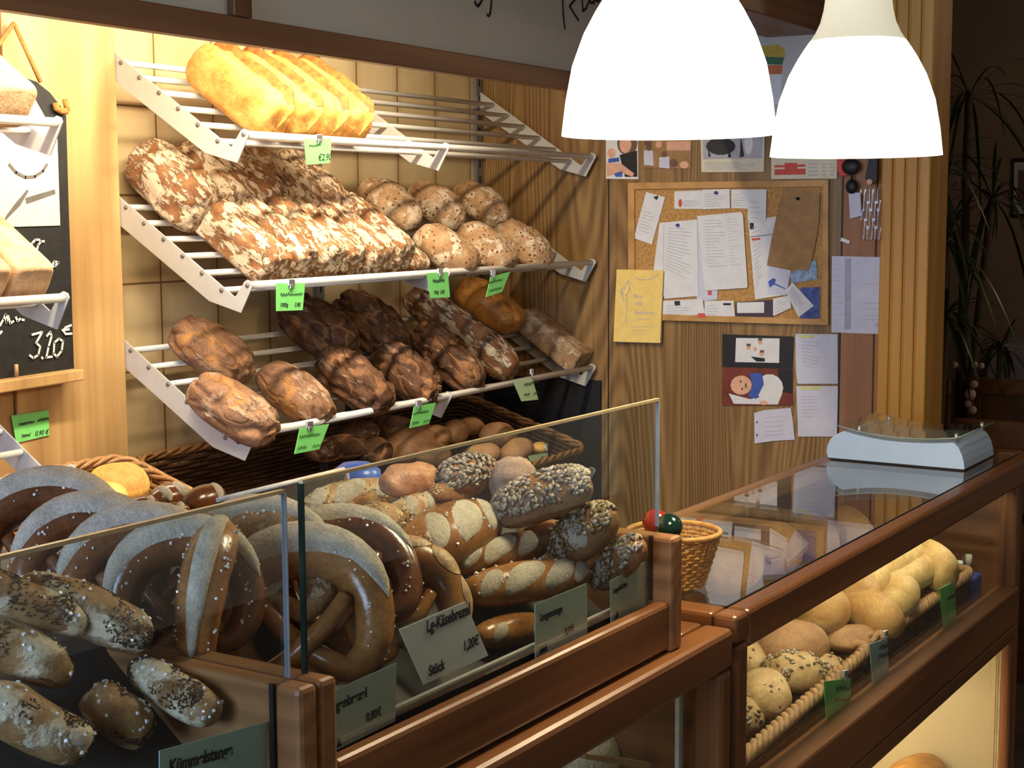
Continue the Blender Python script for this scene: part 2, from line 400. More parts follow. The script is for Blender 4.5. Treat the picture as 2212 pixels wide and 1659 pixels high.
M_STEEL = plain('powder_white', (.5, .485, .465), .35, .5, var=.04)
M_ROD = plain('rod_white', (.7, .69, .67), .25, .5, var=.03)
M_UPR = plain('upright_grey', (.2, .19, .18), .4, .5, .5)
M_DARK = plain('near_black', (.012, .011, .012), .5)
M_CHROME = plain('chrome', (.8, .81, .83), .38, .5, 1)
M_WHITE = plain('white_plastic', (.8, .8, .8), .35)
M_PAPER = plain('paper_white', (.72, .72, .74), .8, .2, var=.05, sc=25)
M_LILAC = plain('paper_lilac', (.6, .61, .74), .8, .2, var=.05, sc=25)
M_CREAM = plain('paper_cream', (.72, .66, .5), .8, .2, var=.05)
M_YEL = plain('paper_yellow', (.85, .62, .2), .8, .2, var=.06)
M_KRAFT = plain('paper_kraft', (.36, .21, .095), .8, .2, var=.15, sc=30)
M_GREEN = plain('card_green', (.2, .68, .19), .55, .3, var=.06)
M_PGREEN = plain('card_pale_green', (.55, .78, .47), .55, .3, var=.04)
M_CARD = plain('card_grey_green', (.5, .58, .5), .4, .4, var=.04)
M_CARDB = plain('card_blue_green', (.42, .62, .62), .4, .4, var=.04)
M_INK = plain('ink', (.02, .025, .03), .6)
M_GREY = plain('print_grey', (.44, .44, .48), .8)
M_RED = plain('print_red', (.62, .09, .07), .7)
M_BLUE = plain('print_blue', (.05, .1, .42), .6)
M_SKIN = plain('print_skin', (.72, .4, .27), .7)
M_HAIR = plain('print_hair', (.16, .09, .06), .7)
M_CHALK = plain('chalk', (.75, .74, .7), .95, .1)
M_BOARD = plain('chalkboard', (.018, .018, .019), .55, .3, var=.3)
M_ROPE = plain('rope', (.4, .2, .055), .9, var=.3, sc=200)
M_GREYWALL = plain('grey_paint', (.56, .53, .48), .8, .2, var=.03, sc=6)
M_WPAINT = plain('white_paint', (.55, .54, .53), .8, .2, var=.03, sc=6)
M_CEIL = plain('ceiling_paint', (.3, .27, .24), .9, .2, var=.03, sc=4)
M_FAR = plain('far_wall_paint', (.3, .22, .16), .9, .2, var=.1, sc=3)
M_FLOOR = plain('floor_tile', (.12, .09, .07), .5, .4, var=.2, sc=8)
M_LEAF = plain('leaf_green', (.03, .05, .015), .3, .5, var=.4, sc=12)
M_STEM = plain('stem_brown', (.08, .055, .03), .8, var=.3)
M_GLASS = glass('counter_glass')
M_GEDGE = plain('glass_edge_dark', (.006, .03, .024), .15, .6)
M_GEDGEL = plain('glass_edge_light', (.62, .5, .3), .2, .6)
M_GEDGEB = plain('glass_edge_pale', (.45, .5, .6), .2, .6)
M_LINER = plain('grey_tray_metal', (.06, .052, .05), .6, .3, 0)
M_LIP = plain('bright_lip', (.8, .78, .72), .3, .5)
M_BAG = glass('clear_bag', (.86, .83, .8), rough=.15)
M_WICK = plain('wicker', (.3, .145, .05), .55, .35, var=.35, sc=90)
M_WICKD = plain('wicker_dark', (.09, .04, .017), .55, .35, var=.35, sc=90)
M_WICKR = plain('wicker_rim', (.42, .23, .1), .5, .35, var=.3, sc=90)
M_WICKP = plain('wicker_pale', (.62, .37, .13), .5, .35, var=.2, sc=90)
def shade_mat(name, c, s):
    b = NB(name); b.b.inputs['Emission Color'].default_value = (*c, 1); b.b.inputs['Emission Strength'].default_value = s
    return b.fin((.85, .83, .75), .35, .4)
M_SHADE = shade_mat('lamp_shade_lit', (1, .93, .74), 3.2)
M_NECK = shade_mat('lamp_neck', (1, .92, .66), .55)
M_TUBE = shade_mat('tube_lit', (1, .78, .45), 6)
M_CREAMP = plain('cream_laminate', (.78, .66, .44), .5, .3, var=.02, sc=3)
M_COIN = plain('acrylic_daylight_blue', (.54, .73, 1.0), .3, .5, var=.02)  # white acrylic with the blue of the daylight put into its colour
# tile wall
b = NB('beige_tiles')
mp = b.co(); sp = b.n('ShaderNodeSeparateXYZ', i_0=mp)
TX0, TZ0, TW, TH = 2.443, 1.24, .197, .202
cx = b.math('DIVIDE', b.math('SUBTRACT', sp.outputs[0], TX0), TW); cz = b.math('DIVIDE', b.math('SUBTRACT', sp.outputs[2], TZ0), TH)
def edge(q, w):
    fr = b.math('FRACT', q); return b.math('MINIMUM', fr, b.math('SUBTRACT', 1.0, fr))
ed = b.math('MINIMUM', edge(cx, 0), edge(cz, 0))
gr = b.ramp(ed, [(.008, 1.0), (.016, 0.0)])
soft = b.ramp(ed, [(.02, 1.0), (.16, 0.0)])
idn = b.n('ShaderNodeTexWhiteNoise', noise_dimensions='2D')
cmb = b.n('ShaderNodeCombineXYZ', i_0=b.math('FLOOR', cx), i_1=b.math('FLOOR', cz)); b.l(cmb.outputs[0], idn.inputs['Vector'])
cl = b.noise(mp, 7, 4)
base = b.ramp(b.math('ADD', b.math('MULTIPLY', cl, .7), b.math('MULTIPLY', idn.outputs[0], .3)), [(.3, (.5, .38, .2)), (.7, (.66, .53, .32))])
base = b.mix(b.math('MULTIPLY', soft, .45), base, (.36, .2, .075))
tc_ = b.mix(gr, base, (.15, .085, .04))
b.bump(b.math('SUBTRACT', 1.0, gr), .0015, .5)
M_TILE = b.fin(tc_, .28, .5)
# cork
b = NB('cork'); co = b.co(); f = b.noise(co, 140, 3, .7)
M_CORK = b.fin(b.ramp(f, [(.35, (.38, .19, .06)), (.65, (.58, .34, .13))]), .9, .1)
# breads
B_WHITE = crust('crust_golden', (.5, .2, .035), (.8, .46, .13), 26, rough=.6)
B_WHITER = crust('crust_golden_ridge', (.2, .06, .015), (.48, .18, .035), 60)
B_FLOUR = crust('crust_floury', (.15, .055, .02), (.38, .17, .06), 25, flour=(.74, .58, .4), csc=62, cw=.055, famt=.0, bump=.006, under=((.5, .26, .1), .3), stretch=2.2)
B_FLOURD = crust('crust_floury_dark', (.09, .035, .015), (.2, .085, .035), 25, flour=(.46, .37, .27), csc=44, cw=.1, famt=.0, bump=.005, stretch=2.2)
B_BOX = crust('crust_box', (.45, .26, .13), (.68, .47, .29), 30, rough=.75)
B_BOXD = crust('crust_box_brown', (.26, .13, .06), (.5, .32, .18), 26, rough=.75, flour=(.62, .48, .33), csc=40, cw=.13)
B_RYE = crust('crust_rye_speckled', (.26, .13, .055), (.55, .35, .19), 22, flour=(.74, .59, .43), csc=20, cw=.13, spk=(.2, .085, .035), ssc=95, sthr=.3, bump=.003)
B_DARK = crust('crust_dark', (.045, .018, .009), (.15, .066, .032), 20, flour=(.33, .2, .12), csc=30, cw=.2, famt=.0, crack=(.3, .14, .06), rough=.7, bump=.005, stretch=2)
B_DARKB = crust('crust_brown_cracked', (.16, .075, .038), (.32, .17, .095), 18, flour=(.46, .3, .2), csc=30, cw=.14, crack=(.42, .2, .07), rough=.72, bump=.004, stretch=2)
B_GOLD = crust('crust_egg', (.25, .09, .02), (.7, .33, .07), 24, rough=.35, spec=.5)
B_LAUGE = crust('crust_lye', (.085, .025, .009), (.24, .085, .028), 16, rough=.22, spec=.6, bump=.0006)
B_LAUGEL = crust('crust_lye_light', (.2, .075, .02), (.45, .2, .06), 16, rough=.25, spec=.5, bump=.0008)
B_SPLIT = crust('crumb_split', (.4, .35, .28), (.62, .55, .46), 40, rough=.85, bump=.003)
B_CHEESE = crust('melted_cheese', (.4, .22, .1), (.62, .42, .23), 40, rough=.35)
B_CHBUN = crust('crust_cheese_bun', (.26, .1, .035), (.62, .37, .17), 40, rough=.4, flour=(.66, .5, .3), csc=36, cw=.12)
B_HAM = crust('crust_ham_bun', (.36, .13, .06), (.68, .36, .22), 34, rough=.3)
B_ROLL = crust('crust_roll', (.4, .18, .05), (.62, .36, .13), 17, under=((.76, .57, .3), .45), rough=.6, bump=.0008)
B_ROLLP = crust('crust_roll_pale', (.5, .28, .08), (.74, .5, .2), 13, under=((.86, .72, .42), .5), rough=.6, bump=.0006)
B_ROLLB = crust('crust_roll_brown', (.3, .135, .055), (.5, .27, .13), 20, rough=.7)
B_SEEDR = crust('crust_seeded_roll', (.36, .2, .08), (.64, .43, .21), 22, spk=(.12, .07, .03), ssc=90, sthr=.15)
B_BUN = crust('crust_butter_bun', (.72, .37, .08), (.85, .5, .15), 8, rough=.45, bump=.0005)
B_STICK = crust('crust_stick', (.18, .08, .028), (.45, .26, .11), 24, flour=(.72, .6, .43), csc=18, cw=.1, rough=.5)
B_SUN = crust('crust_sunflower', (.2, .085, .03), (.4, .2, .09), 22, rough=.4)
B_CRUMB = crust('crust_crumb', (.33, .2, .15), (.56, .4, .32), 60, rough=.9, bump=.004)
B_GREYF = crust('crust_grey_flour', (.36, .3, .2), (.58, .52, .4), 30, flour=(.66, .62, .5), csc=40, cw=.08)
S_SUN = plain('sunflower_seed', (.2, .155, .12), .5, var=.35, sc=150)
S_SUNL = plain('sunflower_seed_pale', (.42, .35, .28), .5, var=.3, sc=150)
S_PUMP = plain('pumpkin_seed', (.25, .16, .06), .5, var=.3, sc=150)
S_CAR = plain('caraway_seed', (.05, .03, .018), .6, var=.4, sc=200)
S_SALT = plain('salt_grain', (.85, .87, .9), .2, .6)
S_SES = plain('sesame', (.62, .48, .28), .6)
# ------------------------------------------------------------------ the room
XE, YW = 4.085, 2.5
def st(name, mb, m, bevel=0): return tag(mb.build(name, m, bevel=bevel), kind='structure')
st('floor', MB().box(-2, -2.5, -.05, 9, 3, 0), M_FLOOR)
st('ceiling', MB().box(1.0, -1.2, 2.75, 9, 3, 2.8), M_CEIL)
st('wall_back', MB().box(-.5, YW, 0, XE + .15, YW + .1, 2.75), M_TILE)
st('wall_end', MB().box(XE, 1.19, 0, XE + .14, YW, 2.75), W_PANEL)
st('wall_far', MB().box(7.4, -2.5, 0, 7.5, 3, 2.75), M_FAR)
st('wall_side', MB().box(XE + .14, 2.6, 0, 7.4, 2.7, 2.75), M_FAR)
# the wooden pillar between the racks
st('trim_1', MB().box(1.2, 2.46, 0, 2.155, YW, 2.7).box(2.16, 2.455, 0, 2.472, YW, 2.7), W_PINE, .002)
# bulkhead over the racks: brown fascia, grey face, batten
st('trim_2', MB().box(-.5, 1.70, 1.886, XE, 1.725, 1.93), W_BROWN, .002)
st('trim_3', MB().box(1.985, 1.695, 1.93, 2.03, 1.715, 2.75), W_DARKZ, .002)
bk = MB(); bk.box(-.5, 1.712, 1.93, XE, 1.74, 2.75)
wu = st('wall_bulkhead', bk, M_GREYWALL)
st('ceiling_soffit', MB().box(-.5, 1.74, 2.24, XE, YW, 2.26), M_WPAINT)
nB = V((0, -1, 0))
mb = MB()
for s_ in [[(1010, 0), (998, 22), (985, 40), (972, 30), (965, 10)], [(1072, -10), (1068, 40), (1062, 85), (1055, 102), (1043, 95)], [(1525, -10), (1530, 100), (1540, 185)], [(1610, -10), (1570, 40), (1598, 85), (1627, 130)],
           [(1650, -10), (1655, 70), (1675, 55), (1698, 0), (1705, 20), (1720, 12)], [(1722, 25), (1735, -5), (1752, 12), (1765, -5)]]:
    mb.ribbon(poly([(700 + x / 2.962, y / 2.962) for x, y in s_], aty, 1.7115), .0062, nB)
tag(mb.build('painted_lettering', M_INK, wu), 'black script lettering')
# beam by the lamps
st('trim_4', MB().box(2.4, 1.39, 2.085, XE, 1.56, 2.2), W_BROWN, .004)
# slatted post that ends the wall
p = MB()
for k in range(4):
    y1 = 1.215 - k * .034; p.box(XE - .028, y1 - .03, 0, XE + .16, y1, 2.75)
p.box(XE - .02, 1.09, 0, XE + .155, 1.21, 2.75)
st('trim_5', p, W_POST, .004)
st('trim_6', MB().box(XE - .012, 1.232, 0, XE + .01, 1.325, 2.4).box(XE - .006, 1.217, 0, XE + .01, 1.2305, 2.4), W_RAILZ, .003)
st('trim_7', MB().box(XE - .004, 1.327, 0, XE + .01, 1.332, 2.4).box(XE - .0015, 2.05, .3, XE + .01, 2.054, 2.4), M_DARK)
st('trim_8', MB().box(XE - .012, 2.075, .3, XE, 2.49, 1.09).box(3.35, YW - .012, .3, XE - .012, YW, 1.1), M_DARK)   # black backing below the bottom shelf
# slotted uprights of the rack
for i, x in enumerate((3.232, 4.052)):
    u = T('shelf_upright', ['grey slotted upright on the tiles behind the middle of the racks', 'grey slotted upright in the corner beside the wood panelling'][i], 'upright', (x, YW, .6), group='slotted uprights')
    u.part('channel', MB().box(x - .016, YW - .014, .6, x + .016, YW, 2.2), M_UPR)
    s_ = MB()
    for k in range(32): s_.box(x - .003, YW - .0155, .64 + k * .05, x + .003, YW - .0135, .665 + k * .05)
    u.part('slots', s_, M_DARK)
# ------------------------------------------------------------------ racks
BR0 = [(2.497, 1.981), (2.140, 1.7455), (2.134, 1.7415), (2.129, 1.744), (2.1045, 1.775), (2.097, 1.778), (2.086, 1.7745), (2.0825, 1.766), (2.117, 1.707), (2.205, 1.730), (2.497, 1.916)]
RODS0 = [(2.44, 1.932), (2.387, 1.897), (2.331, 1.862), (2.277, 1.826), (2.223, 1.79), (2.169, 1.754)]
E2 = V((0, .8335, .5526)); E3 = V((0, -.5526, .8335)); DZ = (0, -.316, -.635, -.953)
RM = Matrix(((0, -1, 0, 0), (.8335, 0, -.5526, 0), (.5526, 0, .8335, 0), (0, 0, 0, 1)))
# the lowest rack lies flatter
BRF = [(2.497, 1.86), (2.134, 1.7415)] + BR0[3:9] + [(2.205, 1.716), (2.497, 1.80)]
RODSF = [(y, 1.748 + (y - 2.169) * .32) for y, z in RODS0]
def rack(n, x0, x1, mids, label):
    dz = DZ[n]; BR, RODS = (BRF, RODSF) if n == 3 else (BR0, RODS0)
    t = T('bread_rack', label, 'bread rack', ((x0 + x1) / 2, 2.12, 1.707 + dz), group='sloping bread racks')
    for x in [x0] + mids + [x1]:
        th = .003 if x != x0 else .003
        a = MB().slab([(x - th / 2, y, z + dz) for y, z in BR], (th, 0, 0))
        if x == x0: a.box(x - .0015, 2.485, BR[-1][1] + dz, x + .02, 2.497, BR[0][1] + dz)
        br = t.part('bracket', a, M_STEEL, bevel=.0008)
        s_ = MB()
        for y, z in RODS + [(2.0975, 1.766)]:
            M = Matrix.Translation((x - .0025, y, z + dz)) @ Matrix.Rotation(pi / 2, 4, 'Y')
            s_.lathe([(0, -.0012), (.0045, -.0012), (.0055, .001), (.0022, -.0008), (0, -.0008)][::-1], 10, M=M)
        t.part('bolts', s_, M_UPR, br)
    for y, z in RODS: t.part('rod', MB().tube([(x0 + .002, y, z + dz), (x1 - .002, y, z + dz)], .0068, 10), M_ROD)
    fr = t.part('front_rail', MB().tube([(x0, 2.0975, 1.766 + dz), (x1 + .004, 2.0975, 1.766 + dz)], .0085, 12), M_ROD)
    return t
rack(0, 2.475, 4.06, [3.25], 'top white rack on the tiled wall holding golden loaves at its left')
rack(1, 2.475, 4.06, [3.25], 'middle white rack holding floury loaves and round speckled loaves')
rack(2, 2.475, 4.06, [3.25], 'bottom white rack holding dark cracked loaves')
rack(0, .95, 1.962, [], 'upper white rack at the left edge before the chalkboard top')
rack(1, .95, 1.962, [], 'second white rack at the left edge before the chalkboard price')
rack(2, .95, 1.962, [], 'lowest white rack at the left edge above the wicker basket')
rack(3, 1.2, 4.06, [2.475, 3.25], 'low white rack in shadow carrying the wicker baskets')
def P0(n): return V((0, 2.137, 1.746 + DZ[n]))
def on_rack(n, x, s, H): return Matrix.Translation(P0(n) + V((x, 0, 0)) + E2 * s) @ RM
def rackpx(n, px, py, H):
    c = atpl(px, py, P0(n) + E3 * H * .5, E3); return c - E3 * H * .5
def fx(px, py): return aty(px, py, 2.14).x
# white tin loaves
x0, x1 = fx(549, 270), fx(787, 285); w = (x1 - x0) / 4
def burst(th, ph, p):   # ragged crest where the loaf split along its top
    k = math.exp(-((ph - 1.95) / .16) ** 2) * cos(th) ** .2
    return k * (.012 + .008 * noise.noise(p * 60)) - .012 * math.exp(-((ph - 1.55) / .2) ** 2) * cos(th) ** .3
for i in range(4):
    bread('bread_loaf', 'golden white tin loaf on the top rack, %s' % ORD[i], 'bread', on_rack(0, x0 + w * (i + .5), .137, 0), .262, w * 1.03, .118, [B_WHITE, B_WHITER], 'golden tin loaves on the top rack',
          56, 36, ex=.42, er=.3, ep=.72, zc=.34, amp=.006, fr=26, fn=burst, mif=lambda th, ph: 1 if 1.72 < ph < 2.2 and abs(th) < 1.1 else 0)
# floury loaves: front row and back row
x0, x1 = fx(551, 590), fx(879, 575); w = (x1 - x0) / 6
for i in range(6):
    bread('bread_loaf', 'front-row floury tin loaf on the middle rack, %s' % ORD[i], 'bread', on_rack(1, x0 + w * (i + .5), .128 + .004 * (i % 2), 0), .245, w * 1.0, .1 + .006 * (i % 3), B_FLOUR, 'floury loaves on the middle rack',
          48, 34, ex=.36, er=.24, ep=.74, zc=.35, amp=.006, fr=38, ridge=.006, rfr=30)
for i in range(5):
    bread('bread_loaf', 'large back-row floury loaf on the middle rack, %s' % ORD[i], 'bread', on_rack(1, 2.563 + .122 * i, .335, 0) @ Matrix.Rotation(-.06, 4, 'Y'), .235, .128, .128 - .006 * (i > 2), B_FLOUR if i in (0, 4) else B_FLOUR, 'floury loaves on the middle rack',
          48, 30, ex=.5, er=.4, ep=.75, zc=.38, amp=.007, fr=34, ridge=.008, rfr=24)
bread('bread_loaf', 'floury loaf end between the box loaves and the round loaves', 'bread', on_rack(1, fx(850, 545) + .03, .19, 0), .2, .1, .09, B_FLOUR, 'floury loaves on the middle rack', ex=.7, er=.6, ep=.8, amp=.005, fr=34, ridge=.005, rfr=26)
bread('bread_loaf', 'small floury loaf at the rail behind the middle green cards', 'bread', on_rack(1, fx(908, 570), .07, 0), .12, .1, .055, B_FLOUR, 'floury loaves on the middle rack', ex=.7, er=.6, ep=.8, amp=.005, fr=34, ridge=.004, rfr=26)
for i, (px, py, L, Wd) in enumerate([(845, 440, .205, .15), (945, 443, .19, .13), (1042, 440, .195, .13), (965, 537, .19, .14), (1052, 533, .19, .135), (1132, 527, .2, .14)]):
    c = rackpx(1, px, py, .1)
    bread('round_loaf', 'speckled oval rye loaf in the %s row of the middle rack, %s of three' % (('back', 'front')[i // 3], ('left', 'centre', 'right')[i % 3]), 'bread', Matrix.Translation(c) @ RM @ Matrix.Rotation((-.08, .05, .0, .1, -.05, 0)[i], 4, 'Z'), L, Wd, .1, B_RYE, 'speckled rye loaves on the middle rack',
          ex=.85, er=.8, ep=.9, zc=.42, amp=.005, fr=16, ridge=.003, rfr=14)
# dark loaves
for i, (px, py, L, Wd, H, m, lb) in enumerate([(505, 883, .215, .135, .1, B_DARKB, 'brown cracked loaf at the left end of the bottom rack'), (640, 850, .2, .125, .095, B_DARKB, 'brown cracked loaf second along the bottom rail'),
        (768, 822, .22, .135, .11, B_DARK, 'dark cracked loaf third along the bottom rail'), (880, 805, .21, .13, .105, B_DARK, 'dark cracked loaf fourth along the bottom rail'), (982, 788, .2, .12, .1, B_DARK, 'dark cracked loaf beside the long floury loaf'),
        (460, 757, .21, .14, .105, B_DARKB, 'smooth brown loaf lying behind the leftmost loaf of the bottom rack'), (690, 707, .22, .165, .12, B_DARK, 'very dark loaf at the back of the bottom rack, left of two'), (800, 700, .23, .16, .125, B_DARK, 'very dark loaf at the back of the bottom rack, right of two'),
        (945, 745, .16, .11, .1, B_DARK, 'dark loaf tucked behind the rail loaves and the long floury loaf')]):
    c = rackpx(2, px, py, H)
    bread('bread_loaf', lb, 'bread', Matrix.Translation(c) @ RM @ Matrix.Rotation((.25, .12, .05, .0, -.05, .3, .1, -.05, .2)[i], 4, 'Z'), L, Wd, H, m, 'dark loaves on the bottom rack', 64, 44, ex=.8, er=.68, ep=.88, zc=.44, amp=.005, fr=16, ridge=.016 if m is B_DARK else .01, rfr=24)
bread('long_loaf', 'long dark loaf with grey floury crust sloping down the bottom rack', 'bread', on_rack(2, fx(1085, 800), .2, 0) @ Matrix.Rotation(.08, 4, 'Z'), .4, .105, .11, B_FLOURD, None, 40, 36, ex=.6, er=.5, ep=.85, zc=.4, amp=.006, fr=22, ridge=.008, rfr=18)
c = rackpx(2, 1058, 658, .1)
bread('egg_loaf', 'golden glazed loaf at the back of the bottom rack', 'bread', Matrix.Translation(c) @ RM @ Matrix.Rotation(.15, 4, 'Z'), .22, .15, .1, B_GOLD, None, ex=.6, er=.5, ep=.8, amp=.01, fr=22, ridge=.008, rfr=20)
xa = fx(1291, 778) - .19
for i in range(2):
    bread('box_loaf', ['brown square-edged loaf at the right end of the bottom rack, its dark side showing', 'brown square-edged loaf nearest the panelled wall on the bottom rack'][i], 'bread', on_rack(2, xa + .0475 + .095 * i, .125, 0), .24, .095, .078, B_BOXD, 'square-edged loaves on the bottom rack', ex=.16, er=.1, ep=.24, zc=.45, amp=.0015, fr=20)
# left racks
for n, tp, nm in ((0, 'upper', 125), (1, 'second', 0)):
    for i in range(2):
        bread('box_loaf', '%s floury box loaf on the %s rack at the left edge' % (('inner', 'outer')[i], tp), 'bread', on_rack(n, 1.955 - .0475 - .1 * (1 - i) - (.028 if n == 0 else .004), .145, 0), .28, .1, .092, B_BOX if n == 0 else B_BOX, 'box loaves on the left racks', ex=.22, er=.16, ep=.4, zc=.5, amp=.002, fr=20)
# ------------------------------------------------------------------ price cards
def card(name, label, quad, fn, d, mat, lines=(), clip=None, th=.0012, scr=(), group='price cards', cat='price card'):
    q = [fn(x, y, d) for x, y in quad]      # TL TR BR BL
    n = (q[1] - q[0]).cross(q[3] - q[0]).normalized(); n = n if n.dot(CAM - q[0]) > 0 else -n
    x = (q[1] - q[0]).normalized(); M = frame3(x, q[0] - q[3], q[3]); w = (q[1] - q[0]).length; h = (q[0] - q[3]).length
    o = MB().slab(q, -n * th).build(name, mat, None, M); o.matrix_world = M; tag(o, label, cat, group)
    Mi = M.inverted()
    for s, fx_, fy, sz, *r in lines:
        text(s, 'lettering', o, Matrix.Translation((w * fx_, h * fy, .0006)), h * sz, M_INK, *(r or []))
    if scr:
        mb = MB(); rd = random.Random(len(label))
        for a, b_, yy, k in scr:
            pts = []; n_ = int(10 * k)
            for i in range(n_): pts.append((w * (a + (b_ - a) * i / (n_ - 1)), h * (yy + .055 * (1 if i % 2 else -1) * rd.uniform(.4, 1.2)), .0007))
            mb.ribbon(pts, h * .022, (0, 0, 1), .0003)
        mb.build('handwriting', M_INK, o)
    if clip:
        cx_, sz = clip; mb = MB(); mb.box(w * cx_ - sz / 2, h - .006, -.004, w * cx_ + sz / 2, h + .009, .003); mb.box(w * cx_ - sz * .3, h - .012, .001, w * cx_ + sz * .3, h - .002, .004)
        mb.build('metal_clip', M_CHROME, o, bevel=.0015)
    return o
YC = 2.082
card('price_card', 'green price card clipped to the top rack rail', [(657, 300), (716, 298), (713, 352), (662, 356)], aty, YC, M_GREEN, [('€2.90', .42, .14, .36, .3)], (.5, .022), scr=[(.12, .45, .72, 1.2)])
card('price_card', 'green price card clipped below the floury loaves of the middle rack', [(597, 612), (659, 612), (654, 670), (597, 672)], aty, YC, M_GREEN, [('1000g', .1, .16, .2, .2), ('3.80', .62, .16, .2, .2)], (.5, .022), scr=[(.12, .9, .6, 2)])
card('price_card', 'green price card on the middle rack rail, left of two close together', [(922, 590), (968, 588), (972, 642), (930, 644)], aty, YC, M_GREEN, [('Hausbrot', .08, .6, .22, .2), ('750g  2.80', .14, .16, .18, .2)], (.45, .022))
card('price_card', 'tilted green price card before the glazed golden loaf', [(1060, 598), (1102, 587), (1085, 630), (1050, 642)], aty, YC, M_GREEN, (), (.4, .022), scr=[(.15, .85, .62, 1.6), (.15, .8, .25, 1.4)])
card('price_card', 'slanting green price card at the left of the bottom rack rail', [(648, 925), (711, 916), (690, 970), (636, 981)], aty, YC, M_GREEN, (), (.5, .022), scr=[(.15, .85, .62, 1.8), (.1, .4, .2, .8), (.6, .9, .2, .6)])
card('price_card', 'slanting green price card in the middle of the bottom rack rail', [(895, 878), (942, 870), (927, 915), (885, 925)], aty, YC, M_GREEN, (), (.4, .022), scr=[(.15, .85, .62, 1.8), (.1, .4, .2, .8), (.6, .9, .2, .6)])
card('price_card', 'pale green price card under the long floury loaf', [(1108, 823), (1150, 817), (1163, 863), (1127, 867)], aty, YC, M_PGREEN, (), (.5, .016), scr=[(.1, .85, .6, 1.8), (.1, .4, .22, .8), (.6, .9, .22, .6)])
card('price_card', 'pale green price card clipped to the dark basket behind the crumb-topped bun', [(1141, 985), (1183, 978), (1192, 1017), (1158, 1025)], aty, 2.045, M_PGREEN, (), (.5, .014), scr=[(.2, .8, .6, 1.2)])
card('price_card', 'green handwritten card stuck to the wooden pillar below the chalkboard', [(25, 898), (105, 886), (107, 940), (35, 957)], aty, 2.452, M_GREEN, [('0,90 €', .5, .14, .24, .3)], scr=[(.08, .5, .65, 2), (.58, .9, .68, 1.4), (.15, .38, .22, 1)])
# ------------------------------------------------------------------ chalkboard
YB = 2.425
cb = T('chalkboard', 'black arched chalkboard hanging by a rope on the pillar, price 3,20 € in chalk', 'chalkboard', tuple(aty(80, 800, YB)))
arch = [(-260, 300), (-190, 200), (-100, 168), (-20, 160), (40, 163), (78, 176), (108, 200), (130, 228), (143, 250), (148, 430), (155, 640), (160, 803), (0, 830), (-250, 866)]
cb.part('board', MB().slab(poly(arch, aty, YB), (0, .012, 0)), M_BOARD)
cb.part('poster', MB().slab(poly([(-240, 190), (60, 186), (124, 300), (130, 487), (-240, 498)], aty, YB - .003), (0, .002, 0)), M_CREAM, label='white paper picture')
z6 = lambda pts: [(x / 3.458, 480 + y / 3.458) for x, y in pts]; z5 = lambda pts: [(x / 3.458, 40 + y / 3.458) for x, y in pts]
pm = MB(); pm.slab(poly(z5([(205, 1275), (215, 1290), (150, 1400), (20, 1530), (50, 1470), (100, 1400)]), aty, YB - .004), (0, .0008, 0)); pm.slab(poly(z5([(190, 1340), (410, 1275), (415, 1310), (200, 1385)]), aty, YB - .004), (0, .0008, 0))
pm.ribbon(poly(z5([(70, 1090), (120, 1150), (190, 1185), (260, 1180), (320, 1140), (350, 1090)]), aty, YB - .004), .006, nB)
cb.part('picture_print', pm, M_UPR)
ck = MB()
for s_ in [[(240, 840), (315, 820), (270, 900), (300, 930), (285, 990), (250, 1015), (222, 995)], [(312, 1010), (318, 1018)], [(350, 850), (375, 820), (385, 850), (362, 930), (345, 1010), (388, 1004)], [(440, 870), (405, 900), (400, 980), (425, 1005), (460, 960), (470, 890), (440, 870)],
           [(530, 770), (490, 785), (472, 810), (490, 835), (535, 832)], [(465, 806), (515, 800)], [(225, 195), (240, 155), (265, 130), (295, 132)], [(265, 240), (285, 170), (305, 145), (328, 142)], [(335, 290), (352, 285), (360, 310)], [(370, 330), (410, 328), (435, 300), (405, 294), (385, 325)],
           [(0, 770), (25, 725), (42, 690), (45, 750), (60, 700), (75, 755), (100, 740)], [(118, 710), (130, 738), (150, 722)], [(165, 728), (178, 730)], [(0, 830), (12, 815)], [(355, 655), (395, 690)]]:
    cb.part('chalk_stroke', MB().ribbon(poly(z6(s_), aty, YB - .003), .0046, nB, .0006), M_CHALK)
L0, L1 = aty(-240, 868, YB), aty(160, 808, YB)
cb.part('ledge', MB().slab([L0 + V((0, -.03, .012)), L1 + V((0, -.03, .012)), L1 + V((0, -.03, -.012)), L0 + V((0, -.03, -.012))], (0, .045, 0)), W_PINE, bevel=.003)
cb.part('peg', MB().tube(poly([(36, 812), (35, 787)], aty, YB - .012), .004, 8), W_PINE)
ap = aty(30, 50, 2.44); cb.part('rope', MB().tube([aty(-70, 190, YB - .004), ap], .0045, 8).tube([ap, aty(88, 178, YB - .004)], .0045, 8).tube(poly([(120, 222), (122, 234), (132, 240), (144, 240)], aty, YB - .008), .007, 8).tube(poly([(140, 214), (146, 240)], aty, YB - .006), .006, 8), M_ROPE)
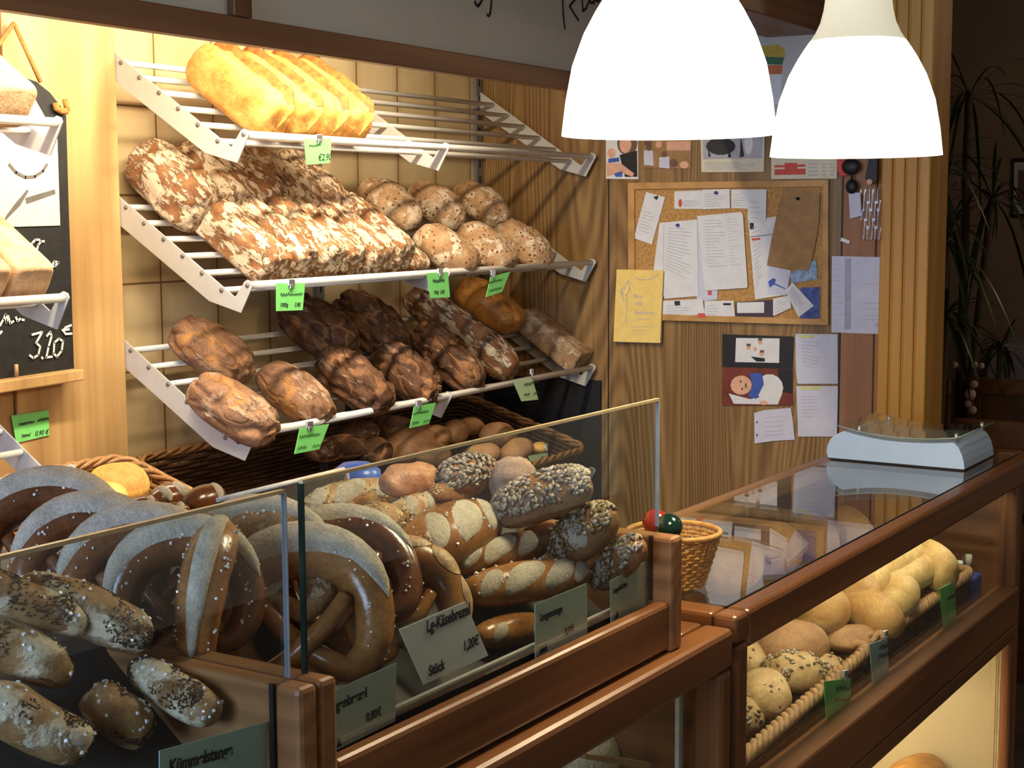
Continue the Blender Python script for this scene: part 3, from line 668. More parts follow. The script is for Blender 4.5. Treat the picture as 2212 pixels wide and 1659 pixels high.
# ------------------------------------------------------------------ things on the end wall
nX = V((-1, 0, 0))
zc = lambda pts: [(1300 + x / 3.352, 280 + y / 3.352) for x, y in pts]
def sheet(name, label, px, mat, k=1, cat='paper', group='papers pinned to the wall', lines=None, extra=None, seed=1):
    """a sheet of paper on the end wall, k = layer; lines = (rows, left, right, top, bottom) of print"""
    d = XE - .0015 - .0022 * k
    q = poly(px, atx, d); M = frame3((0, -1, 0), (0, 0, 1), q[0])
    o = MB().slab(q, (.0011, 0, 0)).build(name, mat, None, M); o.matrix_world = M; tag(o, label, cat, group)
    if lines:
        rd = random.Random(seed); mb = MB(); n, a, b_, t, bt = lines
        for i in range(n):
            v = t + (bt - t) * i / max(n - 1, 1); l = q[0].lerp(q[-1], v); r = q[1].lerp(q[2], v); e = rd.uniform(.55, 1)
            A, B_ = l.lerp(r, a), l.lerp(r, a + (b_ - a) * e); mb.ribbon([A + nX * .0003, B_ + nX * .0003], .0016, nX, .0003)
        mb.build('print_lines', M_GREY, o, M)
    lay = 0
    for nm, m, shapes in (extra or []):
        if nm in ('rules', 'print_lines', 'numbers') and len(shapes) > 5:
            mb = MB(); lay += 1
            for s_ in shapes: mb.slab(poly(s_, atx, d - .0002 - .00016 * lay), nX * .0001)
            mb.build('print_lines', m, o, M)
        else:
            for s_ in shapes:
                lay += 1; MB().slab(poly(s_, atx, d - .0002 - .00016 * lay), nX * .0001).build('print_line' if nm in ('rules', 'print_lines', 'numbers') else nm, m, o, M)
    return o
def ell(cx, cy, rx, ry, n=14, a0=0): return [(cx + rx * cos(2 * pi * i / n + a0), cy - ry * sin(2 * pi * i / n + a0)) for i in range(n)]
sheet('photograph', 'photo print of a long-haired person in black holding a baby, under the front lamp', [(1309, 280), (1378, 280), (1379, 387), (1309, 386)], M_WHITE, 1, 'photo', 'photographs on the wall', extra=[
    ('background', M_PAPER, [[(1310, 282), (1377, 282), (1377, 382), (1310, 382)]]),
    ('hair', M_HAIR, [[(x, y) for x, y in ell(1355, 310, 22, 26)]]), ('clothes', M_DARK, [[(1338, 335), (1376, 325), (1377, 382), (1350, 382)]]),
    ('face', M_SKIN, [ell(1351, 312, 13, 19), ell(1321, 331, 9, 11), [(1310, 352), (1340, 352), (1370, 375), (1366, 382), (1340, 372), (1311, 382)]]), ('blanket', M_BLUE, [[(1314, 343), (1337, 340), (1338, 349), (1314, 352)], [(1326, 375), (1345, 369), (1344, 382), (1330, 382)]])])
sheet('photograph', 'brownish group photo print beside the photo of the mother', [(1388, 285), (1495, 285), (1492, 365), (1389, 362)], M_KRAFT, 1, 'photo', 'photographs on the wall', extra=[
    ('background', M_BROWNP if 'M_BROWNP' in globals() else M_SKIN, [[(1440, 305), (1492, 305), (1491, 325), (1440, 325)]]), ('clothes', M_LILAC, [[(1391, 325), (1410, 325), (1412, 358), (1391, 356)], [(1424, 340), (1446, 338), (1446, 364), (1424, 362)]]),
    ('figure', M_HAIR, [ell(1402, 318, 6, 8), ell(1435, 333, 6, 7), ell(1455, 352, 9, 9), [(1391, 298), (1408, 298), (1408, 314), (1391, 314)]]), ('face', M_SKIN, [ell(1478, 356, 10, 8), ell(1423, 312, 7, 8)])])
sheet('clipping', 'newspaper clipping with a black and white animal picture between the lamps', [(1513, 280), (1652, 278), (1650, 371), (1515, 372)], M_CREAM, 1, 'clipping', lines=(5, .06, .95, .78, .94), extra=[
    ('picture', M_GREY, [[(1518, 282), (1648, 280), (1647, 342), (1519, 344)]]), ('figure', M_DARK, [ell(1557, 316, 32, 19), [(1530, 320), (1536, 338), (1530, 339)], [(1575, 322), (1580, 340), (1572, 340)], [(1600, 292), (1608, 338), (1598, 340)]]), ('light_figure', M_PAPER, [ell(1617, 310, 9, 24)])])
sheet('coupon', 'white slip with a red stamp and columns of numbers under the rear lamp', [(1666, 338), (1808, 336), (1808, 386), (1666, 387)], M_CREAM, 3, 'paper', extra=[
    ('red_stamp', M_RED, [[(1673, 357), (1740, 355), (1740, 360), (1673, 362)], [(1673, 366), (1740, 364), (1740, 377), (1673, 378)], [(1695, 352), (1722, 352), (1722, 372), (1695, 372)]]), ('numbers', M_GREY, [[(x, y), (x + w_, y), (x + w_, y + 2), (x, y + 2)] for x, w_ in ((1746, 22), (1776, 8), (1792, 9)) for y in (353, 361, 369, 377)])])
# notice board
nb = T('notice_board', 'cork notice board in a light wooden frame on the panelled wall', 'notice board', tuple(atx(1572, 545, XE)))
o4 = poly([(1356, 395), (1789, 388), (1789, 703), (1357, 690)], atx, XE - .016); i4 = poly([(1370, 409), (1777, 403), (1776, 689), (1371, 677)], atx, XE - .016)
nb.part('cork', MB().slab([p + V((.008, 0, 0)) for p in i4], (.006, 0, 0)), M_CORK)
for k in range(4):
    nb.part('frame_bar', MB().slab([o4[k], o4[(k + 1) % 4], i4[(k + 1) % 4], i4[k]], (.016, 0, 0)), W_CORKF, bevel=.001)
BK = 4.2                                   # first paper layer on the cork
PB = 'papers on the notice board'
def pin(px, py, k, mat, label):
    c = atx(px, py, XE - .0015 - .0022 * (BK + k) - .003)
    M = Matrix.Translation(c) @ Matrix.Rotation(-pi / 2, 4, 'Y')
    one('push_pin', MB().lathe([(0, .008), (.004, .008), (.0035, .004), (.0025, .002), (.005, 0), (0, 0)], 12), mat, label, 'push pin', group='push pins').matrix_world = M
def bs(label, pts, mat, k, **kw): return sheet(kw.pop('name', 'note_sheet'), label, zc(pts), mat, BK + k, group=PB, **kw)
bs('tilted white slip at the upper left of the notice board', [(320, 452), (458, 490), (362, 832), (232, 785)], M_PAPER, 0, lines=(7, .15, .8, .4, .8), extra=[('dark_mark', M_INK, [zc([(372, 488), (408, 478), (410, 492), (395, 512)])])])
bs('white card with a small red mark at the top left of the cork', [(525, 447), (728, 440), (724, 575), (525, 573)], M_PAPER, 0, lines=(4, .35, .95, .55, .85), extra=[('red_mark', M_RED, [zc(ell(568, 532, 14, 30))])], name='business_card')
bs('white card with a blue pin in the top row of the cork', [(725, 435), (925, 430), (928, 570), (724, 577)], M_PAPER, .6, lines=(6, .1, .85, .25, .85), name='business_card')
bs('third white card in the top row of the cork', [(938, 433), (1060, 433), (1055, 572), (938, 568)], M_PAPER, 0, lines=(5, .1, .85, .3, .85), name='business_card')
bs('white upright slip hanging at the right end of the top row', [(1055, 433), (1192, 433), (1187, 665), (1057, 660)], M_PAPER, 2.2, lines=(4, .15, .7, .4, .9))
bs('lilac sheet showing between and below the two big lists', [(640, 660), (760, 640), (838, 1150), (835, 1230), (690, 1245)], M_LILAC, 0, extra=[('red_square', M_RED, [zc([(768, 1166), (796, 1166), (796, 1198), (768, 1198)])])])
bs('large curled handwritten list on the left of the notice board', [(418, 675), (690, 650), (700, 1205), (455, 1225), (375, 1010)], M_PAPER, 1, lines=(15, .25, .9, .12, .85), extra=[('margin', M_GREY, [zc([(446, 690), (449, 690), (449, 1180), (446, 1180)])])])
bs('large round-cornered list in the middle of the notice board', [(690, 625), (1000, 597), (1015, 603), (1022, 618), (1055, 1130), (1050, 1146), (745, 1165)], M_PAPER, 1.6)
for o_ in [o for o in COL.objects if o.get('label', '').startswith('large round-cornered')]:
    mb = MB(); rd = random.Random(5)
    for i in range(16):
        y = 660 + i * 22; a = poly(zc([(740 + i * 1.6, y), (740 + i * 1.6 + rd.uniform(60, 150), y - 5)]), atx, XE - .0015 - .0022 * (BK + 1.6) - .0004); mb.ribbon(a, .0015, nX, .0003)
        a = poly(zc([(905 + i * 1.6, y - 12), (905 + i * 1.6 + rd.uniform(20, 90), y - 16)]), atx, XE - .0015 - .0022 * (BK + 1.6) - .0004); mb.ribbon(a, .0012, nX, .0003)
    mb.build('print_lines', M_GREY, o_, o_.matrix_world)
bs('tall white sheet with a letterhead right of the round-cornered list', [(1060, 665), (1262, 628), (1205, 1000), (1335, 1195), (1110, 1230)], M_PAPER, .8, lines=(14, .12, .5, .1, .9), extra=[('stamp_mark', M_INK, [zc([(1070, 675), (1100, 675), (1102, 722), (1072, 722)])]), ('red_word', M_RED, [zc([(1085, 788), (1148, 782), (1148, 798), (1086, 804)])]), ('rule', M_INK, [zc([(1075, 775), (1235, 757), (1235, 761), (1075, 779)])])])
bs('blue winter picture postcard half under the brown paper bag', [(1365, 1040), (1550, 940), (1565, 1080), (1370, 1115)], plain('print_iceblue', (.25, .35, .5), .5, var=.5, sc=60), 1.4, name='postcard')
bs('lilac sheet with a dark blue scribble below the paper bag', [(1200, 985), (1370, 1020), (1335, 1200), (1200, 1185)], M_LILAC, 1.7, extra=[('ink_blot', M_BLUE, [zc([(1205, 1100), (1240, 1075), (1262, 1085), (1250, 1120), (1215, 1145)]), zc([(1250, 1110), (1330, 1150), (1328, 1156), (1248, 1122)])])])
bs('deep blue postcard at the lower right corner of the cork', [(1440, 1145), (1578, 1140), (1575, 1365), (1440, 1370)], plain('print_deepblue', (.04, .07, .25), .4, var=.8, sc=50), 1, name='postcard')
bs('white card lying askew over the deep blue postcard', [(1380, 1105), (1535, 1275), (1425, 1360), (1330, 1170)], M_PAPER, 2.4, lines=(5, .1, .8, .3, .8), name='business_card')
bs('white slip sticking out left of the askew card', [(1240, 1225), (1360, 1200), (1372, 1290), (1240, 1350)], M_PAPER, 1.9, lines=(5, .1, .8, .25, .85))
bs('wide white card at the bottom left of the notice board', [(445, 1240), (730, 1225), (745, 1340), (440, 1350)], M_PAPER, 1.6, lines=(4, .1, .7, .35, .85), name='business_card', extra=[('black_logo', M_INK, [zc([(525, 1242), (565, 1240), (568, 1272), (540, 1280), (526, 1265)])])])
bs('white card with a black corner mark in the bottom row', [(745, 1240), (955, 1238), (965, 1357), (742, 1355)], M_PAPER, 2.2, lines=(4, .08, .5, .3, .85), name='business_card', extra=[('black_logo', M_INK, [zc([(878, 1256), (935, 1256), (935, 1272), (878, 1272)])])])
bs('dark card with a white label in the bottom row', [(970, 1250), (1240, 1230), (1237, 1360), (970, 1355)], plain('print_darkviolet', (.06, .035, .06), .6), 1.5, name='business_card', extra=[('white_label', M_PAPER, [zc([(978, 1252), (1175, 1247), (1175, 1327), (980, 1328)])])])
bs('small red tab at the bottom edge of the cork', [(695, 1330), (748, 1330), (748, 1360), (697, 1360)], M_RED, 3, name='paper_tab')
bag = bs('brown paper bag pinned over the right of the notice board', [(1315, 425), (1578, 460), (1572, 640), (1560, 750), (1530, 900), (1495, 1022), (1350, 1005), (1195, 980), (1235, 760), (1290, 520)], M_KRAFT, 3.2, name='paper_bag', cat='bag')
pin(1420 / 3.352 + 1300, 500 / 3.352 + 280, 3.4, M_DARK, 'dark pin holding the brown paper bag')
pin(550 / 3.352 + 1300, 692 / 3.352 + 280, 1.2, M_BLUE, 'blue pin in the curled handwritten list')
pin(828 / 3.352 + 1300, 457 / 3.352 + 280, .9, M_BLUE, 'blue pin in the top row of cards')
cal = sheet('calendar', 'yellow tear-off booklet overlapping the lower left of the notice board', [(1332, 582), (1433, 584), (1426, 741), (1325, 738)], M_YEL, 9.5, 'booklet', None, extra=[
    ('rules', M_GREY, [[(1367, 691), (1402, 689), (1402, 690), (1367, 692)], [(1367, 706), (1408, 704), (1408, 705), (1367, 707)], [(1367, 714), (1395, 713), (1395, 714), (1367, 715)]])])
d9 = XE - .0015 - .0022 * 9.5 - .0004; mb = MB()
for s_ in [[(245, 1070), (270, 1085), (320, 1088), (370, 1075), (405, 1050), (410, 1035)], [(170, 1130), (195, 1090), (205, 1130), (190, 1180), (170, 1200)], [(135, 1190), (145, 1150), (165, 1140), (150, 1200)], [(180, 1190), (182, 1300), (175, 1400)], [(160, 1240), (140, 1160)], [(200, 1150), (215, 1180)]]: mb.ribbon(poly(zc(s_), atx, d9), .002, nX, .0003)
mb.build('drawing', M_GREY, cal, cal.matrix_world)
for s_, yy in (('Brot', 1185), ('1001', 1240), ('Gedanken', 1303)):
    q = atx(*zc([(232, yy + 32)])[0], d9); text(s_, 'lettering', cal, cal.matrix_world.inverted() @ frame3((0, -1, 0), (0, 0, 1), q), .016, M_GREY)
one('booklet_pages', MB().slab(poly([(1336, 584), (1434, 586), (1428, 741), (1335, 739)], atx, d9 + .0075), (.005, 0, 0)), M_CREAM).parent = cal
[o for o in COL.objects if o.name.startswith('booklet_pages')][0].matrix_parent_inverse = cal.matrix_world.inverted()
sheet('schedule_sheet', 'lilac printed table sheet hanging beside the slatted post', [(1797, 553), (1880, 555), (1915, 555), (1911, 575), (1912, 600), (1909, 640), (1911, 680), (1909, 722), (1796, 718)], M_LILAC, 6.6, lines=None, extra=[
    ('column', plain('print_bluegrey', (.38, .4, .55), .8), [[(1825, 558), (1839, 558), (1838, 712), (1824, 712)]]), ('rules', M_GREY, [[(1800, y), (1820, y), (1820, y + 1), (1800, y + 1)] for y in range(570, 700, 12)] + [[(1862, y), (1905, y - .5), (1905, y + .7), (1862, y + 1.2)] for y in (612, 655, 667, 682, 690)]), ('stamp', M_GREY, [[(1891, 698), (1904, 698), (1904, 706), (1891, 706)]])])
sheet('photograph', 'dark card with a photo of a family in white below the notice board', [(1560, 722), (1714, 727), (1712, 797), (1560, 792)], M_DARK, 1, 'photo', 'photographs on the wall', extra=[
    ('picture', M_PAPER, [[(1590, 730), (1684, 731), (1683, 784), (1588, 782)]]), ('figure', M_SKIN, [ell(1642, 738, 5, 7), ell(1617, 750, 5, 6), ell(1631, 754, 4, 5), ell(1645, 764, 5, 6)]), ('clothes', M_DARK, [[(1622, 770), (1652, 774), (1652, 781), (1634, 781)]]), ('hair', M_HAIR, [ell(1642, 733, 5, 3), ell(1617, 745, 5, 3), ell(1646, 759, 5, 3)])])
sheet('photograph', 'photo of a laughing baby with a blue bib, turned on its side', [(1560, 793), (1712, 797), (1712, 876), (1560, 876)], plain('print_darkred', (.16, .03, .015), .6, var=.3, sc=20), 1, 'photo', 'photographs on the wall', extra=[
    ('background', M_DARK, [[(1680, 797), (1711, 798), (1711, 850), (1682, 845)]]), ('clothes', M_PAPER, [ell(1662, 838, 30, 30), [(1574, 850), (1620, 862), (1690, 850), (1680, 874), (1585, 872)]]), ('face', M_SKIN, [ell(1601, 832, 23, 21), ell(1650, 870, 9, 5)]), ('bib', M_BLUE, [[(1618, 806), (1646, 806), (1650, 830), (1634, 862), (1616, 856), (1626, 832)]]), ('face_mark', M_HAIR, [ell(1600, 824, 2, 3), ell(1603, 840, 2, 3), ell(1611, 833, 2, 6)])])
NG = 'small notes low on the wall'
yl = plain('highlighter', (.6, .62, .25), .8)
sheet('note_sheet', 'small list with a yellow heading, upper of two under the lilac sheet', [(1718, 721), (1809, 722), (1810, 829), (1723, 829), (1719, 800)], M_LILAC, 1, 'paper', NG, lines=(8, .15, .6, .2, .8), extra=[('yellow_heading', yl, [[(1725, 724), (1758, 724), (1758, 730), (1725, 730)]])], seed=2)
sheet('note_sheet', 'small list with a yellow heading, lower of two beside the baby photo', [(1720, 834), (1810, 834), (1811, 943), (1724, 943)], M_LILAC, 1, 'paper', NG, lines=(7, .12, .6, .2, .6), extra=[('yellow_heading', yl, [[(1730, 836), (1775, 836), (1775, 842), (1730, 842)]])], seed=3)
sheet('note_sheet', 'curled punched note lowest on the wall under the baby photo', [(1629, 892), (1650, 886), (1708, 881), (1712, 905), (1717, 950), (1675, 952), (1630, 958)], M_LILAC, 1, 'paper', NG, lines=None, extra=[('print_lines', M_GREY, [[(1652, y), (1690, y - 3), (1690, y - 2), (1652, y + 1)] for y in (902, 912, 922, 932, 940)]), ('hole', M_INK, [ell(1635, 912, 1.5, 2.5), ell(1635, 940, 1.5, 3)])])
# hanging bits beside the post
def dx(k): return XE - .03 - k
one('cloth', MB().slab(poly([(1807, 340), (1842, 340), (1836, 378), (1815, 382), (1808, 370)], atx, dx(0)), (.012, 0, 0)), M_RED, 'red cloth end hanging beside the white slip', 'cloth', bevel=.004)
one('key_pouch', MB().ball(atx(1838, 360, dx(.012)), (.011, .026, .022), 14, 10).ball(atx(1840, 403, dx(.012)), (.012, .017, .02), 14, 10).tube(poly([(1828, 345), (1840, 372), (1840, 395)], atx, dx(.012)), .004, 8), M_DARK, 'black pompom key fob hanging beside the post', 'key fob')
sc_ = T('scissors', 'black scissors hanging with a clear bag beside the slatted post', 'scissors', tuple(atx(1880, 350, dx(.02))))
sc_.part('blades', MB().slab(poly([(1868, 385), (1878, 335), (1896, 335), (1894, 392), (1880, 400)], atx, dx(.02)), (.008, 0, 0)), M_DARK, bevel=.002)
sc_.part('pivot', MB().slab(poly(ell(1878, 393, 6, 6), atx, dx(.024)), (.006, 0, 0)), M_SKIN)
one('folded_paper', MB().slab(poly([(1833, 416), (1858, 416), (1862, 466), (1836, 472)], atx, dx(.004)), (.002, 0, 0)), M_LILAC, 'white folded paper hanging left of the clear bag', 'paper')
mb = MB(); g = [[atx(1858 + 46 * i / 8, 408 + 110 * j / 6, dx(.012 + .006 * sin(i * 2.1 + j))) for i in range(9)] for j in range(7)]
mb.add([p for r_ in g for p in r_], [(j * 9 + i, j * 9 + i + 1, (j + 1) * 9 + i + 1, (j + 1) * 9 + i) for j in range(6) for i in range(8)], True)
mb.tube([g[j][8] for j in range(7)], .0012, 6); mb.tube([g[6][i] for i in range(9)], .001, 6)
pb = one('plastic_bag', mb, M_BAG, 'clear plastic bag hanging beside the slatted post', 'bag')
one('peg_clip', MB().slab(poly([(1818, 513), (1836, 520), (1834, 527), (1815, 520)], atx, dx(-.01)), (.006, 0, 0)), M_WHITE, 'small white clip on the dark slit beside the red plank', 'clip')
# white board with coloured stickers high between the lamps
wb = sheet('poster', 'grey-white sheet with coloured labels high on the wall between the lamps', [(1600, 30), (1775, 72), (1775, 260), (1600, 260)], M_WPAINT, .5, 'poster', None, extra=[
    ('yellow_label', plain('label_yellow', (.55, .4, .06), .6), [[(1640, 100), (1680, 96), (1694, 104), (1697, 124), (1640, 122)]]), ('green_label', plain('label_green', (.05, .16, .08), .6), [[(1640, 122), (1694, 124), (1690, 140), (1642, 138)]]), ('orange_label', plain('label_orange', (.6, .16, .06), .6), [[(1645, 141), (1691, 141), (1688, 160), (1645, 160)]]), ('pale_label', M_PAPER, [[(1645, 161), (1690, 161), (1686, 225), (1645, 225)]])])
# ------------------------------------------------------------------ pendant lamps
PROF = [(.14, 0), (.1385, .012), (.1345, .045), (.126, .09), (.111, .131), (.0965, .158), (.087, .173), (.078, .186)]
NECK = [(.078, .186), (.069, .199), (.061, .216), (.056, .236), (.053, .258), (.0515, .285), (.05, .31), (.02, .318), (.012, .33), (.006, .335)]
for (x, y, z), lb in (((1.827, .831, 1.700), 'nearer white pendant lamp glowing over the counter'), ((2.466, .783, 1.691), 'farther white pendant lamp before the slatted post')):
    t = T('pendant_lamp', lb, 'pendant lamp', (x, y, z), group='pendant lamps')
    t.part('lamp_shade', MB().lathe([(r - .003, h + .001) for r, h in PROF[::-1]] + PROF, 64, (x, y, z)), M_SHADE)
    t.part('neck', MB().lathe(NECK, 48, (x, y, z)), M_NECK)
    t.part('bulb', MB().ball((x, y, z + .12), .03, 16, 12).tube([(x, y, z + .14), (x, y, z + .2)], .014, 12), M_SHADE)
    t.part('cord', MB().tube([(x, y, z + .33), (x, y, 2.75)], .003, 8), M_WHITE)
# ------------------------------------------------------------------ the dim room behind
def leaf(mb, c, az, el, ln, droop, w):
    pts = []; c = V(c); d = V((cos(az) * cos(el), sin(az) * cos(el), sin(el))); side = d.cross(V((0, 0, 1))); side = side.normalized() if side.length > .05 else V((1, 0, 0))
    vs = []
    for i in range(9):
        t = i / 8; p = c + d * ln * t + V((0, 0, -droop * ln * t * t)); k = w * (.35 + 1.3 * t * (1 - t) ** .6 * 1.6) * (1 - t ** 6) + .0006
        vs += [p - side * k, p + V((0, 0, -k * .35)), p + side * k]
    mb.add(vs, [(i * 3 + j, i * 3 + j + 1, i * 3 + j + 4, i * 3 + j + 3) for i in range(8) for j in range(2)], True)
rd = random.Random(4)
for lb, base, crowns, sc_ in (('tall dragon tree with arching narrow leaves in the dim back room', (5.75, 1.40), [(1.41, 2.02, 5.8, .42), (1.31, 1.64, 5.78, .36)], 1), ('bushier dragon tree close behind the slatted post in the dim room', (5.0, 1.30), [(1.33, 1.72, 5.0, .3), (1.29, 1.5, 5.05, .26), (1.26, 1.26, 4.95, .22)], 1), ('short leafy plant behind the wooden bench in the dim room', (6.5, 1.42), [(1.42, 1.02, 6.5, .2), (1.45, .85, 6.5, .16)], 1)):
    t = T('dragon_tree', lb, 'plant', (base[0], base[1], 0), group='plants in the back room')
    tr = MB()
    for y, z, x, r in crowns: tr.tube([(base[0], base[1], .25), (base[0] * .6 + x * .4, base[1] * .6 + y * .4, .25 + (z - .25) * .5), (x, y, z)], [.022, .018, .014], 8)
    t.part('stem', tr, M_STEM)
    t.part('pot', MB().lathe([(0, 0), (.12, 0), (.16, .3), (.145, .3), (.14, .27), (0, .27)], 28, (base[0], base[1], 0)), M_WICKD)
    for y, z, x, r in crowns:
        for k in range(32):
            mb = MB(); leaf(mb, (x, y, z), rd.uniform(0, 2 * pi), rd.uniform(-.35, 1.25), r * rd.uniform(.75, 1.2), rd.uniform(.35, 1.3), .0055); t.part('leaf', mb, M_LEAF)
pf = T('picture_frame', 'dark framed picture on the far wall of the dim room', 'picture', (7.39, 1.45, 1.57))
q = poly([(2186, 342), (2260, 340), (2260, 472), (2184, 470)], atx, 7.39); pf.part('frame', MB().slab(q, (.02, 0, 0)), plain('frame_violet', (.02, .012, .02), .4))
c_ = sum(q, V()) / 4; pf.part('mat_board', MB().slab([c_ + (p - c_) * .86 + V((-.003, 0, 0)) for p in q], (.004, 0, 0)), M_WPAINT); pf.part('picture', MB().slab([c_ + (p - c_) * .6 + V((-.005, 0, 0)) for p in q], (.003, 0, 0)), M_HAIR)
for lb, xx, quad in (('wooden chair back nearest the slatted post in the dim room', 5.6, (1960, 2052)), ('wide wooden chair back at the right edge in the dim room', 5.6, (2090, 2300))):
    t = T('wooden_chair', lb, 'chair', tuple(atx(sum(quad) / 2, 900, xx))[:2] + (0,), group='chairs in the back room')
    A, B_ = atx(quad[0], 816, xx), atx(quad[1], 816, xx); y0, y1 = B_.y, A.y; zt = A.z
    t.part('top_rail', MB().box(xx, y0, zt - .06, xx + .03, y1, zt), W_CHAIR, bevel=.006)
    for y in (y0, y1 - .05): t.part('post', MB().box(xx, y, 0, xx + .03, y + .05, zt - .061), W_CHAIR, bevel=.004)
    t.part('back_panel', MB().box(xx + .012, y0 + .051, zt - .34, xx + .02, y1 - .051, zt - .062), W_DARKZ)
    t.part('seat', MB().box(xx - .42, y0, .42, xx - .001, y1, .46), W_CHAIR, bevel=.006)
    for y in (y0, y1 - .05): t.part('front_leg', MB().box(xx - .42, y, 0, xx - .38, y + .05, .419), W_CHAIR)
A = atx(2060, 905, 5.05); one('bench_rail', MB().box(5.05, A.y - .9, A.z - .09, 5.09, A.y, A.z).box(5.05, A.y - .05, 0, 5.09, A.y, A.z - .09).box(5.05, A.y - .9, 0, 5.09, A.y - .85, A.z - .09), W_CHAIR, 'low wooden rail behind the coin tray in the dim room', 'railing', bevel=.004)
A, B_ = atx(2132, 742, 6.9), atx(2300, 815, 6.9); one('low_cabinet', MB().box(6.9, B_.y, 0, 7.35, A.y, A.z), plain('lilac_paint', (.3, .25, .3), .7), 'pale lilac low cabinet behind the wide chair back', 'cabinet', bevel=.01)
fl = T('flower_stem', 'flower spray with round pale pink blossoms before the dim chairs', 'flowers', tuple(atx(2100, 900, 5.3)))
fp = [(2106, 788), (2104, 830), (2096, 852), (2091, 872), (2101, 886), (2120, 790), (2062, 788)]
fl.part('stem', MB().tube(poly([(2103, 1000), (2100, 880), (2102, 830), (2106, 786)], atx, 5.3), .004, 6).tube(poly([(2100, 850), (2080, 810), (2062, 788)], atx, 5.3), .003, 6).tube(poly([(2102, 830), (2115, 805), (2120, 790)], atx, 5.3), .003, 6), M_STEM)
for i, q in enumerate(fp): fl.part('blossom', MB().ball(atx(*q, 5.29), [.012, .014, .02, .013, .015, .011, .012][i], 12, 8), plain('blossom_pink', (.6, .4, .33), .6) if i == 0 else MATS['blossom_pink'])
# ------------------------------------------------------------------ baskets
def basket(name, label, Mx, a, b, hgt, flare, mats, rows=11, cr=.04, nst=44, rim=.009, cat='basket', waves=None, mirror=False):
    """woven basket: Mx = frame at the middle of its bottom, half sizes a, b at the rim"""
    def loop(t, h, off=0):
        k = 1 - flare * (1 - h); A, B_ = a * k + off, b * k + off; r = min(cr * k, B_ * .999)
        per = [2 * (A - r), pi * r / 2, 2 * (B_ - r), pi * r / 2] * 2; tot = sum(per); d = (t % 1) * tot
        segs = [(A - r, -B_, 'l', (-1, 0)), ]
        i = 0
        while d > per[i] and i < 7: d -= per[i]; i += 1
        cx = (A - r) * (1, 1, 1, -1, -1, -1, -1, 1)[i]; q = i // 2
        if i == 0: return V((-(A - r) + d, -B_, h * hgt))
        if i == 2: return V((A, -(B_ - r) + d, h * hgt))
        if i == 4: return V(((A - r) - d, B_, h * hgt))
        if i == 6: return V((-A, (B_ - r) - d, h * hgt))
        ctr = {1: (A - r, -(B_ - r), -pi / 2), 3: (A - r, B_ - r, 0), 5: (-(A - r), B_ - r, pi / 2), 7: (-(A - r), -(B_ - r), pi)}[i]
        an = ctr[2] + d / max(r, 1e-6); return V((ctr[0] + r * cos(an), ctr[1] + r * sin(an), h * hgt))
    t = T(name, label, cat, (0, 0, 0)); t.o.matrix_world = Mx; t.inv = Matrix.Identity(4)
    N = nst * 4; w = MB()
    for j in range(rows):
        h = (j + .5) / rows
        w.tube([loop(i / N, h, .0022 * (1 if (j % 2) else -1) * cos(pi * i / 4 * 2 / 2)) for i in range(N)], hgt / rows * .46, 5, False, True)
    t.part('weave', w, mats[0])
    s_ = MB()
    for i in range(nst): s_.tube([loop(i / nst, 0), loop(i / nst, 1)], .0024, 5)
    t.part('stakes', s_, mats[0])
    r_ = MB()
    for ph in (0, 2.1, 4.2):
        n = N * 2; r_.tube([loop(i / n, 1, 0) + (loop(i / n, 1, .5) - loop(i / n, 1, 0)).normalized() * (rim * .6 * cos(i / n * 2 * pi * nst * .5 + ph)) + V((0, 0, rim * .6 + rim * .6 * sin(i / n * 2 * pi * nst * .5 + ph))) for i in range(n)], rim * .5, 6, False, True)
    t.part('rim', r_, mats[1])
    fl_ = [loop(i / N, .02, -.002) for i in range(N)]; t.part('base', MB().slab(fl_, (0, 0, .004)), mats[0])
    return t
tilt = Matrix.Rotation(radians(17.7), 4, 'X')
basket('wicker_basket', 'brown wicker basket with butter buns low at the left below the pillar', Matrix.Translation((2.055, 2.245, .832)) @ tilt, .35, .225, .17, .1, (M_WICK, M_WICKR), 14, .05, 36, .011)
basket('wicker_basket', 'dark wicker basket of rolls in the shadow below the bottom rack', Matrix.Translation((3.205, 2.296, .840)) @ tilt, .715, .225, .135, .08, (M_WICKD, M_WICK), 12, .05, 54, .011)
for i, (px, py, y, L, Wd, H, rx) in enumerate([(257, 1046, 2.25, .125, .1, .06, .75), (208, 1080, 2.19, .125, .085, .06, .2), (160, 1068, 2.24, .1, .08, .05, .1)]):
    c = aty(px, py, y)
    bread('bread_roll', ['butter bun with a brown flat face leaning in the wicker basket', 'butter bun lying in front in the wicker basket', 'butter bun half hidden at the left in the wicker basket'][i], 'roll', rot_M(c, H, -.35, 0, rx), L, Wd, H, B_BUN if i else [B_BUN, crust('bun_face', (.62, .27, .07), (.75, .36, .11), 8)], 'butter buns in the wicker basket', ex=.85, er=.75, zc=.5, amp=.002, fr=10, mif=(lambda th, ph: 1 if .75 < ph < 2.4 and abs(th) < .75 else 0) if i == 0 else None)
rd = random.Random(9)
